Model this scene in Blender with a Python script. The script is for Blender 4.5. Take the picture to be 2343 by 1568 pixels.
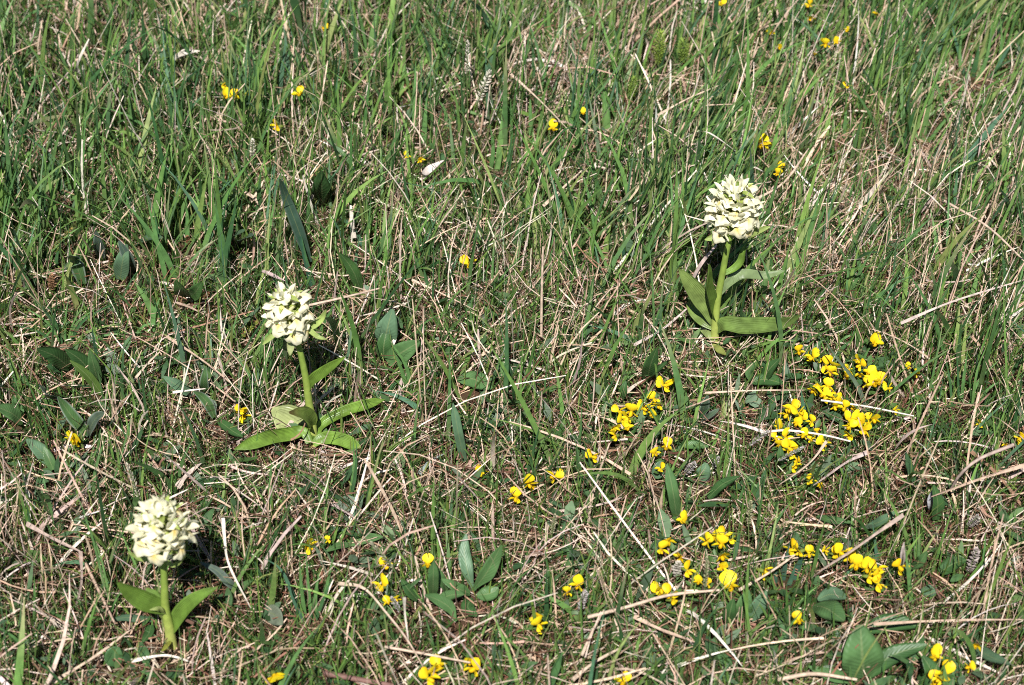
import bpy, math, random
import numpy as np
from mathutils import Vector, Matrix

random.seed(7)
rng = np.random.default_rng(7)
for o in list(bpy.data.objects):
    bpy.data.objects.remove(o, do_unlink=True)
sc = bpy.context.scene
COL = sc.collection

# ------------------------------------------------------------------ camera
CAM_H = 1.10
PITCH = math.radians(42.0)
FOC, SENS = 50.0, 23.6
camd = bpy.data.cameras.new('camera')
cam = bpy.data.objects.new('camera', camd)
COL.objects.link(cam)
cam.location = (0, 0, CAM_H)
cam.rotation_euler = (math.pi / 2 - PITCH, 0, 0)
camd.lens, camd.sensor_width, camd.sensor_fit = FOC, SENS, 'HORIZONTAL'
camd.clip_start, camd.clip_end = 0.02, 1000
camd.dof.use_dof = True
camd.dof.focus_distance = 1.60
camd.dof.aperture_fstop = 6.3
sc.camera = cam

# ------------------------------------------------------------------ sky, sun, exposure
SUN_EL = math.radians(56)
SHADOW = Vector((0.10, 1.0, 0)).normalized()        # shadows fall away from the camera
world = bpy.data.worlds.new('World')
sc.world = world
world.use_nodes = True
wn = world.node_tree
sky = wn.nodes.new('ShaderNodeTexSky')
sky.sky_type = 'NISHITA'
sky.sun_disc = False
sky.altitude = 1600            # a mountain meadow under clear air
sky.air_density = 0.8
sky.dust_density = 0.2
sky.sun_elevation = SUN_EL
sky.sun_rotation = math.atan2(-SHADOW.x, -SHADOW.y)
wn.links.new(sky.outputs[0], wn.nodes['Background'].inputs[0])
wn.nodes['Background'].inputs[1].default_value = 0.05
sund = bpy.data.lights.new('sun', 'SUN')
sund.energy = 5.0
sund.angle = math.radians(0.5)
sund.color = (1.0, 0.965, 0.92)
sun = bpy.data.objects.new('sun', sund)
COL.objects.link(sun)
ldir = Vector((SHADOW.x * math.cos(SUN_EL), SHADOW.y * math.cos(SUN_EL), -math.sin(SUN_EL)))
sun.rotation_euler = ldir.to_track_quat('-Z', 'Y').to_euler()
sun.location = (-0.5, -3, 5)
vs = sc.view_settings
vs.view_transform = 'Standard'
vs.look = 'None'
vs.exposure = 0.6
vs.gamma = 1
vs.use_curve_mapping = False
sc.cycles.max_bounces = 4
sc.cycles.diffuse_bounces = 1
sc.cycles.glossy_bounces = 2
sc.cycles.transmission_bounces = 4
sc.cycles.caustics_reflective = False
sc.cycles.caustics_refractive = False
sc.cycles.filter_width = 1.0
sc.cycles.use_denoising = False

# ------------------------------------------------------------------ survey of the photograph: pixel (2342 wide) -> place
FPX = 2342 * FOC / SENS
CX, CY = 1171.0, 784.0
CP, SP = math.cos(PITCH), math.sin(PITCH)


def ray(u, v):
    a, b = (u - CX) / FPX, (CY - v) / FPX
    return np.array([a, CP + b * SP, -SP + b * CP])


def H(x, y):
    """height of the soil"""
    return (0.006 * np.sin(x * 9.1 + 1.3) * np.cos(y * 7.7 + .4) + 0.004 * np.sin(x * 23 + y * 17)
            + 0.0025 * np.sin(x * 41 - y * 37 + 2) - 0.004)


def G(u, v, z=0.0):
    """point z above the soil under pixel u,v"""
    d = ray(u, v)
    h = z
    for _ in range(4):
        t = (h - CAM_H) / d[2]
        p = np.array([0, 0, CAM_H]) + t * d
        h = z + float(H(p[0], p[1]))
    return p


def V(u, v, base, off=0.0, lean=0.0):
    """point under pixel u,v in the upright plane off metres behind base"""
    d = ray(u, v)
    # y - by - off = lean*(z-bz)
    t = (base[1] + off + lean * (CAM_H - base[2])) / (d[1] - lean * d[2])
    return np.array([0, 0, CAM_H]) + t * d


def project(p):
    x, y, z = p[..., 0], p[..., 1], p[..., 2] - CAM_H
    zf = y * CP - z * SP
    yu = y * SP + z * CP
    zf = np.maximum(zf, 0.05)
    return CX + FPX * x / zf, CY - FPX * yu / zf, zf


# ------------------------------------------------------------------ materials
def mat_plant(name, rough=0.5, spec=0.35, trans=0.25, noise=0.25, veins=None, bump=0.0, nscale=180.0, tint=None, trans_gain=1.3):
    m = bpy.data.materials.new(name)
    m.use_nodes = True
    nt = m.node_tree
    N, L = nt.nodes, nt.links
    N.clear()
    out = N.new('ShaderNodeOutputMaterial')
    at = N.new('ShaderNodeAttribute')
    at.attribute_name = 'Col'
    col = at.outputs['Color']
    if tint:
        rgb = N.new('ShaderNodeRGB')
        rgb.outputs[0].default_value = (*tint, 1)
        col = rgb.outputs[0]
    tc = N.new('ShaderNodeTexCoord')
    if noise:
        nz = N.new('ShaderNodeTexNoise')
        nz.inputs['Scale'].default_value = nscale
        nz.inputs['Detail'].default_value = 3
        L.new(tc.outputs['Object'], nz.inputs['Vector'])
        mr = N.new('ShaderNodeMapRange')
        mr.inputs[1].default_value, mr.inputs[2].default_value = .3, .7
        mr.inputs[3].default_value, mr.inputs[4].default_value = 1 - noise, 1 + noise
        L.new(nz.outputs[0], mr.inputs[0])
        mx = N.new('ShaderNodeMix')
        mx.data_type = 'RGBA'
        mx.blend_type = 'MULTIPLY'
        mx.inputs[0].default_value = 1
        L.new(col, mx.inputs[6])
        L.new(mr.outputs[0], mx.inputs[7])
        col = mx.outputs[2]
    bs = N.new('ShaderNodeBsdfPrincipled')
    bs.inputs['Roughness'].default_value = rough
    bs.inputs['Specular IOR Level'].default_value = spec
    if veins:
        uv = N.new('ShaderNodeUVMap')
        sep = N.new('ShaderNodeSeparateXYZ')
        L.new(uv.outputs[0], sep.inputs[0])
        if veins == 'net':            # midrib with slanting side veins
            ab = N.new('ShaderNodeMath'); ab.operation = 'ABSOLUTE'
            s5 = N.new('ShaderNodeMath'); s5.operation = 'SUBTRACT'; s5.inputs[1].default_value = .5
            L.new(sep.outputs[0], s5.inputs[0]); L.new(s5.outputs[0], ab.inputs[0])
            ma = N.new('ShaderNodeMath'); ma.operation = 'MULTIPLY_ADD'
            ma.inputs[1].default_value = -.45
            L.new(ab.outputs[0], ma.inputs[0]); L.new(sep.outputs[1], ma.inputs[2])
            sc_ = N.new('ShaderNodeMath'); sc_.operation = 'MULTIPLY'; sc_.inputs[1].default_value = 75
            L.new(ma.outputs[0], sc_.inputs[0])
            sn = N.new('ShaderNodeMath'); sn.operation = 'SINE'
            L.new(sc_.outputs[0], sn.inputs[0])
            hgt = sn.outputs[0]
            rib = N.new('ShaderNodeMapRange')
            rib.inputs[1].default_value, rib.inputs[2].default_value = .015, .05
            rib.inputs[3].default_value, rib.inputs[4].default_value = .5, 0
            L.new(ab.outputs[0], rib.inputs[0])
            mx2 = N.new('ShaderNodeMix'); mx2.data_type = 'RGBA'
            mx2.inputs[7].default_value = (.22, .27, .12, 1)
            L.new(rib.outputs[0], mx2.inputs[0]); L.new(col, mx2.inputs[6])
            col = mx2.outputs[2]
        else:                         # parallel veins
            sc_ = N.new('ShaderNodeMath'); sc_.operation = 'MULTIPLY'; sc_.inputs[1].default_value = 62
            L.new(sep.outputs[0], sc_.inputs[0])
            sn = N.new('ShaderNodeMath'); sn.operation = 'SINE'
            L.new(sc_.outputs[0], sn.inputs[0])
            hgt = sn.outputs[0]
        bp = N.new('ShaderNodeBump')
        bp.inputs['Strength'].default_value = bump
        bp.inputs['Distance'].default_value = .0006
        L.new(hgt, bp.inputs['Height'])
        L.new(bp.outputs[0], bs.inputs['Normal'])
    L.new(col, bs.inputs['Base Color'])
    sh = bs.outputs[0]
    if trans:
        tr = N.new('ShaderNodeBsdfTranslucent')
        g = N.new('ShaderNodeMix'); g.data_type = 'RGBA'; g.blend_type = 'MULTIPLY'
        g.inputs[0].default_value = 1
        g.inputs[7].default_value = (trans_gain, trans_gain, trans_gain * .8, 1)
        L.new(col, g.inputs[6])
        L.new(g.outputs[2], tr.inputs[0])
        ms = N.new('ShaderNodeMixShader')
        ms.inputs[0].default_value = trans
        L.new(sh, ms.inputs[1]); L.new(tr.outputs[0], ms.inputs[2])
        sh = ms.outputs[0]
    L.new(sh, out.inputs[0])
    return m


M_GREEN = mat_plant('grass_green', .48, .3, .3, .22)
M_STRAW = mat_plant('dry_straw', .6, .25, .15, .3, nscale=260)
M_HERB = mat_plant('herb_leaf', .5, .35, .2, .3)
M_LEAF = mat_plant('broad_leaf', .45, .4, .2, .22, veins='net', bump=.14, nscale=90)
M_OLEAF = mat_plant('orchid_leaf', .34, .5, .28, .34, veins='par', bump=.3, nscale=110)
M_STEM = mat_plant('orchid_stem', .45, .4, .1, .2, nscale=150)
M_CREAM = mat_plant('cream_petal', .55, .25, .3, .07, nscale=300, trans_gain=1.05)
M_YEL = mat_plant('yellow_petal', .5, .25, .22, .12, nscale=300, trans_gain=1.05)
M_SEED = mat_plant('seed_head', .8, .15, .15, .35, nscale=500)
M_STONE = mat_plant('grey_stuff', .8, .2, 0, .3, nscale=120)

soil = bpy.data.materials.new('soil')
soil.use_nodes = True
nt = soil.node_tree
bs = nt.nodes['Principled BSDF']
bs.inputs['Roughness'].default_value = .95
bs.inputs['Specular IOR Level'].default_value = .1
tc = nt.nodes.new('ShaderNodeTexCoord')
n1 = nt.nodes.new('ShaderNodeTexNoise'); n1.inputs['Scale'].default_value = 60; n1.inputs['Detail'].default_value = 8
n2 = nt.nodes.new('ShaderNodeTexNoise'); n2.inputs['Scale'].default_value = 4; n2.inputs['Detail'].default_value = 5
cr = nt.nodes.new('ShaderNodeValToRGB')
cr.color_ramp.elements[0].position, cr.color_ramp.elements[0].color = .3, (.02, .011, .007, 1)
cr.color_ramp.elements[1].position, cr.color_ramp.elements[1].color = .72, (.10, .058, .036, 1)
cr2 = nt.nodes.new('ShaderNodeValToRGB')
cr2.color_ramp.elements[0].position, cr2.color_ramp.elements[0].color = .4, (.022, .03, .01, 1)
cr2.color_ramp.elements[1].position, cr2.color_ramp.elements[1].color = .6, (.075, .045, .028, 1)
mx = nt.nodes.new('ShaderNodeMix'); mx.data_type = 'RGBA'; mx.inputs[0].default_value = .45
bp = nt.nodes.new('ShaderNodeBump'); bp.inputs['Strength'].default_value = .9; bp.inputs['Distance'].default_value = .006
for a, b in ((tc.outputs['Object'], n1.inputs['Vector']), (tc.outputs['Object'], n2.inputs['Vector']), (n1.outputs[0], cr.inputs[0]),
             (n2.outputs[0], cr2.inputs[0]), (cr.outputs[0], mx.inputs[6]), (cr2.outputs[0], mx.inputs[7]),
             (mx.outputs[2], bs.inputs['Base Color']), (n1.outputs[0], bp.inputs['Height']), (bp.outputs[0], bs.inputs['Normal'])):
    nt.links.new(a, b)


# ------------------------------------------------------------------ mesh helpers
def mesh_from(name, verts, quads, cols=None, mats=(), uvs=None, mat_idx=None, smooth=True):
    verts = np.asarray(verts, np.float32).reshape(-1, 3)
    quads = np.asarray(quads, np.int32).reshape(-1, 4)
    me = bpy.data.meshes.new(name)
    me.vertices.add(len(verts))
    me.vertices.foreach_set('co', verts.ravel())
    me.loops.add(quads.size)
    me.loops.foreach_set('vertex_index', quads.ravel())
    me.polygons.add(len(quads))
    me.polygons.foreach_set('loop_start', np.arange(0, quads.size, 4, dtype=np.int32))
    if mat_idx is not None:
        me.polygons.foreach_set('material_index', np.asarray(mat_idx, np.int32))
    if smooth:
        me.polygons.foreach_set('use_smooth', np.ones(len(quads), bool))
    if cols is not None:
        cols = np.asarray(cols, np.float32).reshape(-1, 3)
        c4 = np.ones((len(verts), 4), np.float32)
        c4[:, :3] = cols if len(cols) == len(verts) else cols[0]
        ca = me.color_attributes.new('Col', 'FLOAT_COLOR', 'POINT')
        ca.data.foreach_set('color', c4.ravel())
    if uvs is not None:
        uvs = np.asarray(uvs, np.float32).reshape(-1, 2)
        ul = me.uv_layers.new(name='UVMap')
        ul.data.foreach_set('uv', uvs[quads.ravel()].ravel())
    for m in mats:
        me.materials.append(m)
    me.update(calc_edges=True)
    return me


def obj(name, me, parent=None, loc=None, mat4=None):
    o = bpy.data.objects.new(name, me)
    COL.objects.link(o)
    if parent is not None:
        o.parent = parent
    if mat4 is not None:
        o.matrix_local = mat4
    elif loc is not None:
        o.location = loc
    return o


def tag(o, label=None, cat=None, group=None, kind=None):
    if label: o['label'] = label
    if cat: o['category'] = cat
    if group: o['group'] = group
    if kind: o['kind'] = kind
    return o


def thing(name, label, cat, loc, group=None):
    o = bpy.data.objects.new(name, None)
    o.empty_display_size = .01
    COL.objects.link(o)
    o.location = loc
    return tag(o, label, cat, group)


def spline(pts, n):
    """Catmull-Rom through pts, n samples"""
    P = np.asarray(pts, float)
    if len(P) == 2:
        t = np.linspace(0, 1, n)[:, None]
        return P[0] * (1 - t) + P[1] * t
    Q = np.vstack([2 * P[0] - P[1], P, 2 * P[-1] - P[-2]])
    seg = np.linalg.norm(np.diff(P, axis=0), axis=1)
    cum = np.concatenate([[0], np.cumsum(seg)]) / max(seg.sum(), 1e-9)
    out = []
    for t in np.linspace(0, 1, n):
        i = min(int(np.searchsorted(cum, t, 'right')) - 1, len(P) - 2)
        i = max(i, 0)
        f = (t - cum[i]) / max(cum[i + 1] - cum[i], 1e-9)
        a, b, c, d = Q[i], Q[i + 1], Q[i + 2], Q[i + 3]
        out.append(.5 * (2 * b + (c - a) * f + (2 * a - 5 * b + 4 * c - d) * f * f + (3 * b - a - 3 * c + d) * f ** 3))
    return np.array(out)


def nrm(a):
    return a / np.maximum(np.linalg.norm(a, axis=-1, keepdims=True), 1e-9)


def grid_faces(R, C, closed=False, base=0):
    i, j = np.meshgrid(np.arange(R - 1), np.arange(C if closed else C - 1), indexing='ij')
    j2 = (j + 1) % C
    return (np.stack([i * C + j, i * C + j2, (i + 1) * C + j2, (i + 1) * C + j], -1) + base).reshape(-1, 4)


PROFILES = {
    'lance': lambda s: np.clip(np.sin(np.pi * np.clip(s * .86 + .12, 0, 1)) ** .75, .03, 1),
    'strap': lambda s: np.clip(1 - np.clip((s - .72) / .28, 0, 1) ** 2, .06, 1) * (.55 + .45 * np.clip(s / .3, 0, 1)),
    'oval': lambda s: np.clip(np.sin(np.pi * np.clip(s, 0.02, .985)) ** .62, .05, 1),
    'spoon': lambda s: np.clip(np.where(s < .5, .25 + .75 * np.sin(s * np.pi) ** 2, np.sin(np.pi * np.clip(s, 0, .98)) ** .7), .05, 1),
    'blade': lambda s: np.clip(1 - s ** 2.2, .05, 1) * (.7 + .3 * np.clip(s / .3, 0, 1)),
    'straw': lambda s: .75 + .25 * np.sin(s * 9 + 1) * (1 - s) - .35 * s ** 3,
}


def leaf_mesh(name, pts, width, col, mat, prof='lance', n=(0, -.5, .8), fold=.25, rows=14, cols=7, wave=.0, tipcol=None, origin=(0, 0, 0),
              twist=0.0, thick=0.0, edge=None, seed=0):
    c = spline(pts, rows)
    t = nrm(np.gradient(c, axis=0))
    nn = np.asarray(n, float)
    nn = np.repeat(nn[None], rows, 0) if nn.ndim == 1 else spline(nn, rows)
    side = nrm(np.cross(t, nn))
    nor = nrm(np.cross(side, t))
    s = np.linspace(0, 1, rows)
    if twist:
        a = (twist * s)[:, None]
        side, nor = side * np.cos(a) + nor * np.sin(a), nor * np.cos(a) - side * np.sin(a)
    w = PROFILES[prof](s) * width * .5
    x = np.linspace(-1, 1, cols)
    r = np.random.default_rng(seed + 11)
    ph = r.uniform(0, 6, 2)
    wav = wave * np.stack([np.sin(s * 13 + ph[0]), np.sin(s * 12 + ph[1])], 1)
    v = (c[:, None] + side[:, None] * (x[None, :, None] * w[:, None, None])
         + nor[:, None] * ((np.abs(x) ** 1.4 * fold)[None, :, None] * w[:, None, None]))
    wv = np.where(x[None, :] < 0, wav[:, :1], wav[:, 1:]) * (np.abs(x) ** 2)[None] * w[:, None]
    v = v + nor[:, None] * wv[..., None]
    colr = np.tile(np.asarray(col, float), (rows, cols, 1))
    if tipcol is not None:
        f = np.clip((s - .75) / .25, 0, 1)[:, None, None]
        colr = colr * (1 - f) + np.asarray(tipcol) * f
    if edge is not None:
        f = (np.abs(x) > .9)[None, :, None]
        colr = np.where(f, np.asarray(edge), colr)
    uv = np.stack(np.broadcast_arrays((x * .5 + .5)[None, :], s[:, None]), -1)
    v = v - np.asarray(origin)
    f = grid_faces(rows, cols)
    if thick:
        lo = v - nor[:, None] * thick
        n0 = rows * cols
        f2 = grid_faces(rows, cols, base=n0)[:, ::-1]
        rim = []
        for i in range(rows - 1):
            for j in (0, cols - 1):
                a, b = i * cols + j, (i + 1) * cols + j
                rim.append([a, b, b + n0, a + n0])
        v = np.concatenate([v.reshape(-1, 3), lo.reshape(-1, 3)])
        f = np.concatenate([f, f2, np.array(rim)])
        colr = np.concatenate([colr.reshape(-1, 3)] * 2)
        uv = np.concatenate([uv.reshape(-1, 2)] * 2)
    return mesh_from(name, v, f, colr, (mat,), uv)


def tube_arrays(pts, radii, rows=12, sides=7):
    c = spline(pts, rows)
    t = nrm(np.gradient(c, axis=0))
    ref = np.array([0.31, .9, .2]) if abs(t[0][2]) > .7 else np.array([0, 0, 1.])
    a = nrm(np.cross(t, ref))
    b = np.cross(t, a)
    rr = np.interp(np.linspace(0, 1, rows), np.linspace(0, 1, len(radii)), radii)
    th = np.linspace(0, 2 * np.pi, sides, endpoint=False)
    v = c[:, None] + rr[:, None, None] * (a[:, None] * np.cos(th)[None, :, None] + b[:, None] * np.sin(th)[None, :, None])
    return v.reshape(-1, 3), grid_faces(rows, sides, True)


def tubes_mesh(name, specs, mat, origin=(0, 0, 0)):
    """specs: list of (pts, radii, colour(s), rows, sides) joined"""
    V_, F_, C_ = [], [], []
    b = 0
    for pts, radii, col, rows, sides in specs:
        v, f = tube_arrays(pts, radii, rows, sides)
        col = np.asarray(col, float)
        if col.ndim == 1:
            cc = np.repeat(col[None], len(v), 0)
        else:
            k = np.linspace(0, 1, rows)
            cc = np.stack([np.interp(k, np.linspace(0, 1, len(col)), col[:, i]) for i in range(3)], 1)
            cc = np.repeat(cc, sides, 0)
        V_.append(v); F_.append(f + b); C_.append(cc)
        b += len(v)
    return mesh_from(name, np.concatenate(V_) - np.asarray(origin), np.concatenate(F_), np.concatenate(C_), (mat,))


KEEP = []       # world points of the plants that stand clear of the turf, for the grass to grow around


def keep(me, base):
    a = np.empty(len(me.vertices) * 3, np.float32)
    me.vertices.foreach_get('co', a)
    p = a.reshape(-1, 3) + np.asarray(base, np.float32)
    KEEP.append(p[p[:, 2] > H(p[:, 0], p[:, 1]) + .003])


# ------------------------------------------------------------------ the ground: one sheet to the horizon
k = np.sinh(np.linspace(-7.6, 7.6, 171)) * .115
gx, gy = np.meshgrid(k, k + 1.25, indexing='ij')
gz = H(gx, gy)
far = np.clip((np.hypot(gx, gy - 1.25) - 4) / 20, 0, 1)
gz = gz * (1 - far) + far * .25 * np.sin(gx * .11) * np.cos(gy * .09)
ground = obj('ground', mesh_from('ground', np.stack([gx, gy, gz], -1), grid_faces(171, 171), None, (soil,)))
tag(ground, 'dark brown soil with thatch under the meadow grass', None, None, 'structure')

# ------------------------------------------------------------------ orchids
C_CREAM = np.array([.96, .92, .68])
C_LIPY = np.array([.85, .62, .17])
C_SHEATH = np.array([.48, .56, .16])


def petal_mesh(name, L, W, col, cup=.3, curl=.3, prof='lance', rows=6, cols=5, basecol=None, mat=None, notch=0.0):
    """petal grown along +Y from the origin, face up +Z"""
    s = np.linspace(0, 1, rows)
    ang = curl * s
    y = np.concatenate([[0], np.cumsum(np.cos(ang[1:]))]) / (rows - 1) * L
    z = np.concatenate([[0], np.cumsum(np.sin(ang[1:]))]) / (rows - 1) * L
    w = PROFILES[prof](s) * W * .5
    x = np.linspace(-1, 1, cols)
    v = np.zeros((rows, cols, 3))
    v[..., 0] = x[None] * w[:, None]
    v[..., 1] = y[:, None] - notch * L * (1 - np.abs(x))[None] * (s ** 4)[:, None]
    v[..., 2] = z[:, None] + cup * (x ** 2)[None] * w[:, None]
    cc = np.tile(np.asarray(col, float), (rows, cols, 1))
    if basecol is not None:
        f = np.clip(1 - s / .55, 0, 1)[:, None, None]
        cc = cc * (1 - f) + np.asarray(basecol) * f
    return mesh_from(name, v, grid_faces(rows, cols), cc, (mat or M_CREAM,))


def lip_mesh(name, w=.0095, h=.0085, seed=0):
    """broad, shallowly three-lobed lip fanning down from the origin along -Z and facing +Y, its sides folded back"""
    rows, cols = 7, 13
    v = np.zeros((rows, cols, 3)); cc = np.zeros((rows, cols, 3))
    for i in range(rows):
        q = .06 + .94 * i / (rows - 1)
        for j in range(cols):
            f = -1 + 2 * j / (cols - 1)
            phi = f * 1.25
            R = h * (1 + .09 * math.cos(phi * 5.0) - .08 * abs(f))
            v[i, j] = (math.sin(phi) * R * q * w / h * .62, .0028 * math.sin(q * 2.3) - .0045 * f * f * q + .0006 * math.sin(9 * phi + 3 * q + seed) * q,
                       -math.cos(phi * .92) * R * q - .0002)
            k_ = max(0, 1 - q * 1.5) * (1 - .5 * abs(f))
            k_ = min(1, k_ * 1.5 + .04)
            cc[i, j] = C_CREAM * (1 - k_) + C_LIPY * k_
    return mesh_from(name, v, grid_faces(rows, cols), cc, (M_CREAM,))


def hood_mesh(name):
    """ovary, spur and the two petals closing into a hood, as one piece"""
    v1, f1 = tube_arrays([(0, -.011, -.0045), (0, -.006, -.001), (0, 0, 0)], [.0013, .0017, .0019], 5, 6)
    v2, f2 = tube_arrays([(0, -.001, -.001), (0, -.006, -.0045), (0, -.008, -.0105)], [.0017, .0015, .0006], 5, 6)
    rows, cols = 7, 9
    v3 = np.zeros((rows, cols, 3))
    for i in range(rows):
        s = i / (rows - 1)
        for j in range(cols):
            a = math.pi * (j / (cols - 1))
            rad = .0033 * math.sin(math.pi * min(.97, .2 + .72 * s)) ** .7
            v3[i, j] = (rad * 1.1 * math.cos(a), -.001 + .0065 * s, .0002 + rad * 1.15 * math.sin(a) + .0012 * s)
    V_ = np.concatenate([v1, v2, v3.reshape(-1, 3)])
    F_ = np.concatenate([f1, f2 + len(v1), grid_faces(rows, cols) + len(v1) + len(v2)])
    C_ = np.concatenate([np.tile([.42, .5, .12], (len(v1), 1)), np.tile([.7, .7, .38], (len(v2), 1)), np.tile(C_CREAM * .98, (rows * cols, 1))])
    return mesh_from(name, V_, F_, C_, (M_CREAM,))


LIPS = [lip_mesh('lip', .0125 + .0009 * i, .0092 + .0006 * i, i) for i in range(3)]
HOOD = hood_mesh('floret')
SEPS = [petal_mesh('sepal', .0085 + .0010 * i, .0050, C_CREAM * (1 - .02 * i), .3, [.3, .6, -.35][i], 'oval' if i else 'lance', basecol=(.84, .84, .52)) for i in range(3)]
BUD = None


def floret(parent, p, out, size, r, openness=1.0):
    out = Vector(out).normalized()
    up = Vector((0, 0, 1))
    right = out.cross(up)
    if right.length < .15:
        right = Vector((1, 0, 0))
    right.normalize()
    upv = right.cross(out).normalized()
    R = Matrix((right, out, upv)).transposed().to_4x4()
    roll = Matrix.Rotation(r.uniform(-.4, .4), 4, 'Y')
    M = Matrix.Translation(Vector(p)) @ R @ roll @ Matrix.Scale(size, 4)
    fo = obj('floret', HOOD, parent, mat4=M)
    if openness > .5:
        tip = Matrix.Rotation(r.uniform(-.25, .75), 4, 'X') @ Matrix.Rotation(r.uniform(-.4, .4), 4, 'Y') @ Matrix.Scale(r.uniform(.75, 1.08), 4)
        obj('lip', r.choice(LIPS), fo, mat4=Matrix.Translation((0, .0038, .0008)) @ tip)
    for sgn in (-1, 1):
        m = (Matrix.Translation((sgn * .0018, .003, .0018)) @ Matrix.Rotation(-sgn * r.uniform(.5, 1.3), 4, 'Z')
             @ Matrix.Rotation(r.uniform(.15, .95), 4, 'X') @ Matrix.Rotation(sgn * .8, 4, 'Y'))
        obj('sepal', r.choice(SEPS), fo, mat4=m)
    m = Matrix.Translation((0, .001, .0034)) @ Matrix.Rotation(r.uniform(.5, 1.2), 4, 'X')
    obj('sepal', r.choice(SEPS), fo, mat4=m)
    return fo


def orchid(label, conv, stem_px, stem_w, head, nflor, leaves, bracts, seed, fsize=1.0, dy=0.0):
    """conv: crop pixel -> photo pixel; stem_px runs from the ground to the head's tip"""
    r = random.Random(seed)
    b_px = conv(*stem_px[0])
    base = G(*b_px)
    root = thing('orchid', label, 'orchid', base, 'cream orchids')
    S = [V(*conv(*q), base, 0, dy) - base for q in stem_px]
    S[0] = np.array([0, 0, -.006])
    me = tubes_mesh('stem', [(S, stem_w, [(.52, .55, .16), (.34, .43, .09), (.25, .35, .065), (.22, .33, .06), (.2, .3, .06)], 30, 12)], M_STEM)
    obj('stem', me, root)
    keep(me, base)
    sp = spline(S, 200)
    # leaves
    for i, lf in enumerate(leaves):
        pts, w, off, kw = lf
        m = len(pts)
        offs = off if isinstance(off, (list, tuple)) else [off * (q / (m - 1)) ** 1.0 for q in range(m)]
        P3 = np.array([V(*conv(*q), base, o_, dy) - base for q, o_ in zip(pts, offs)])
        zmin = np.array([float(H(base[0] + p[0], base[1] + p[1])) - base[2] + .012 for p in P3])
        # a point that would be underground slides along its sight line until it clears the soil
        for q in range(m):
            if P3[q][2] < zmin[q]:
                P3[q] = G(*conv(*pts[q]), .010 + .003 * min(q, 3)) - base
        px = float(np.linalg.norm(V(*conv(1, 0), base) - V(*conv(0, 0), base)))
        d = dict(col=(.17, .29, .045), prof='lance', fold=.3, wave=.1, n=(0, -.6, .75))
        d.update(kw)
        me = leaf_mesh('leaf', P3, w * px, d['col'], M_OLEAF, d['prof'], d['n'], d['fold'], 18, 9, d['wave'], d.get('tipcol'),
                       twist=d.get('twist', 0), thick=.0005, seed=i + seed)
        obj('leaf', me, root)
        keep(me, base)
    # flower head
    (h0, h1, rad) = head
    ha = V(*conv(*h0), base, 0, dy) - base
    hb = V(*conv(*h1), base, 0, dy) - base
    ax = nrm(hb - ha)
    e1 = nrm(np.cross(ax, [0, 1, 0]))
    e2 = np.cross(ax, e1)
    brm = [petal_mesh('bract', .014, .0050, (.33, .43, .1), .5, .35, basecol=(.22, .33, .07), mat=M_OLEAF),
           petal_mesh('bract', .016, .0054, (.38, .46, .13), .6, -.2, basecol=(.25, .35, .08), mat=M_OLEAF)]
    px = float(np.linalg.norm(V(*conv(1, 0), base) - V(*conv(0, 0), base)))
    R0 = rad * px - .0100
    for i in range(nflor):
        s = (i + .5) / nflor
        a = i * 2.39996 + seed + r.uniform(-.3, .3)
        s = min(.99, max(.01, s + r.uniform(-.035, .035)))
        elev = -.25 + 1.45 * max(0, s - .25) ** 1.3
        rr = R0 * (1 - .75 * max(0, s - .45) ** 1.4 / .43) * r.uniform(.9, 1.12)
        rd = e1 * math.cos(a) + e2 * math.sin(a)
        if rd[1] > .62 and r.random() < .3:
            continue                     # hidden side: fewer
        out = nrm(rd * math.cos(elev) + ax * math.sin(elev))
        cen = ha + (hb - ha) * (s * .92)
        p = cen + rd * max(rr, .002)
        floret(root, p, out, fsize * r.uniform(.95, 1.15) * (1 - .18 * s), r, 1 if s < .93 else 0)
        # pedicel bract
        q = cen + rd * .003
        outb = Vector(nrm(rd + ax * r.uniform(.15, .7)))
        rt = outb.cross(Vector(ax)).normalized()
        upb = rt.cross(outb)
        obj('bract', r.choice(brm), root, mat4=Matrix.Translation(Vector(q)) @ Matrix((rt, outb, upb)).transposed().to_4x4() @ Matrix.Scale(r.uniform(.75, 1.0) * (1 - .2 * s), 4))
    for i in range(4):                   # green bud bracts at the very tip
        a = i * 1.7
        outb = Vector(nrm(ax + .5 * (e1 * math.cos(a) + e2 * math.sin(a))))
        rt = outb.cross(Vector((.3, .5, .2))).normalized()
        obj('bract', brm[0], root, mat4=Matrix.Translation(Vector(hb - ax * .012)) @ Matrix((rt, outb, rt.cross(outb))).transposed().to_4x4() @ Matrix.Scale(.75, 4))
    th = np.linspace(0, 2 * np.pi, 40)
    for f in (.4, .8, 1.15):             # clear the turf round the head
        KEEP.append(base + (ha + hb) / 2 + np.stack([np.cos(th) * rad * px * f, 0 * th, np.sin(th) * np.linalg.norm(hb - ha) * .55 * f], 1))
    for p, wd, off, kw in bracts:
        m = len(p)
        P3 = np.array([V(*conv(*q), base, off * i_ / (m - 1), dy) - base for i_, q in enumerate(p)])
        d = dict(col=(.33, .42, .12), prof='lance', fold=.35, n=(0, -.8, .5))
        d.update(kw)
        me = leaf_mesh('bract', P3, wd * px, d['col'], M_OLEAF, d['prof'], d['n'], d['fold'], 12, 7, .05, thick=.0003)
        obj('bract', me, root)
        keep(me, base)
    return root


conv_m = lambda x, y: (514.3 + x * .2816, 623.2 + y * .2816)
conv_r = lambda x, y: (1512.5 + x * .3009, 375.1 + y * .3009)
conv_f = lambda x, y: (229.9 + x * .2509, 1119.2 + y * .2509)

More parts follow.
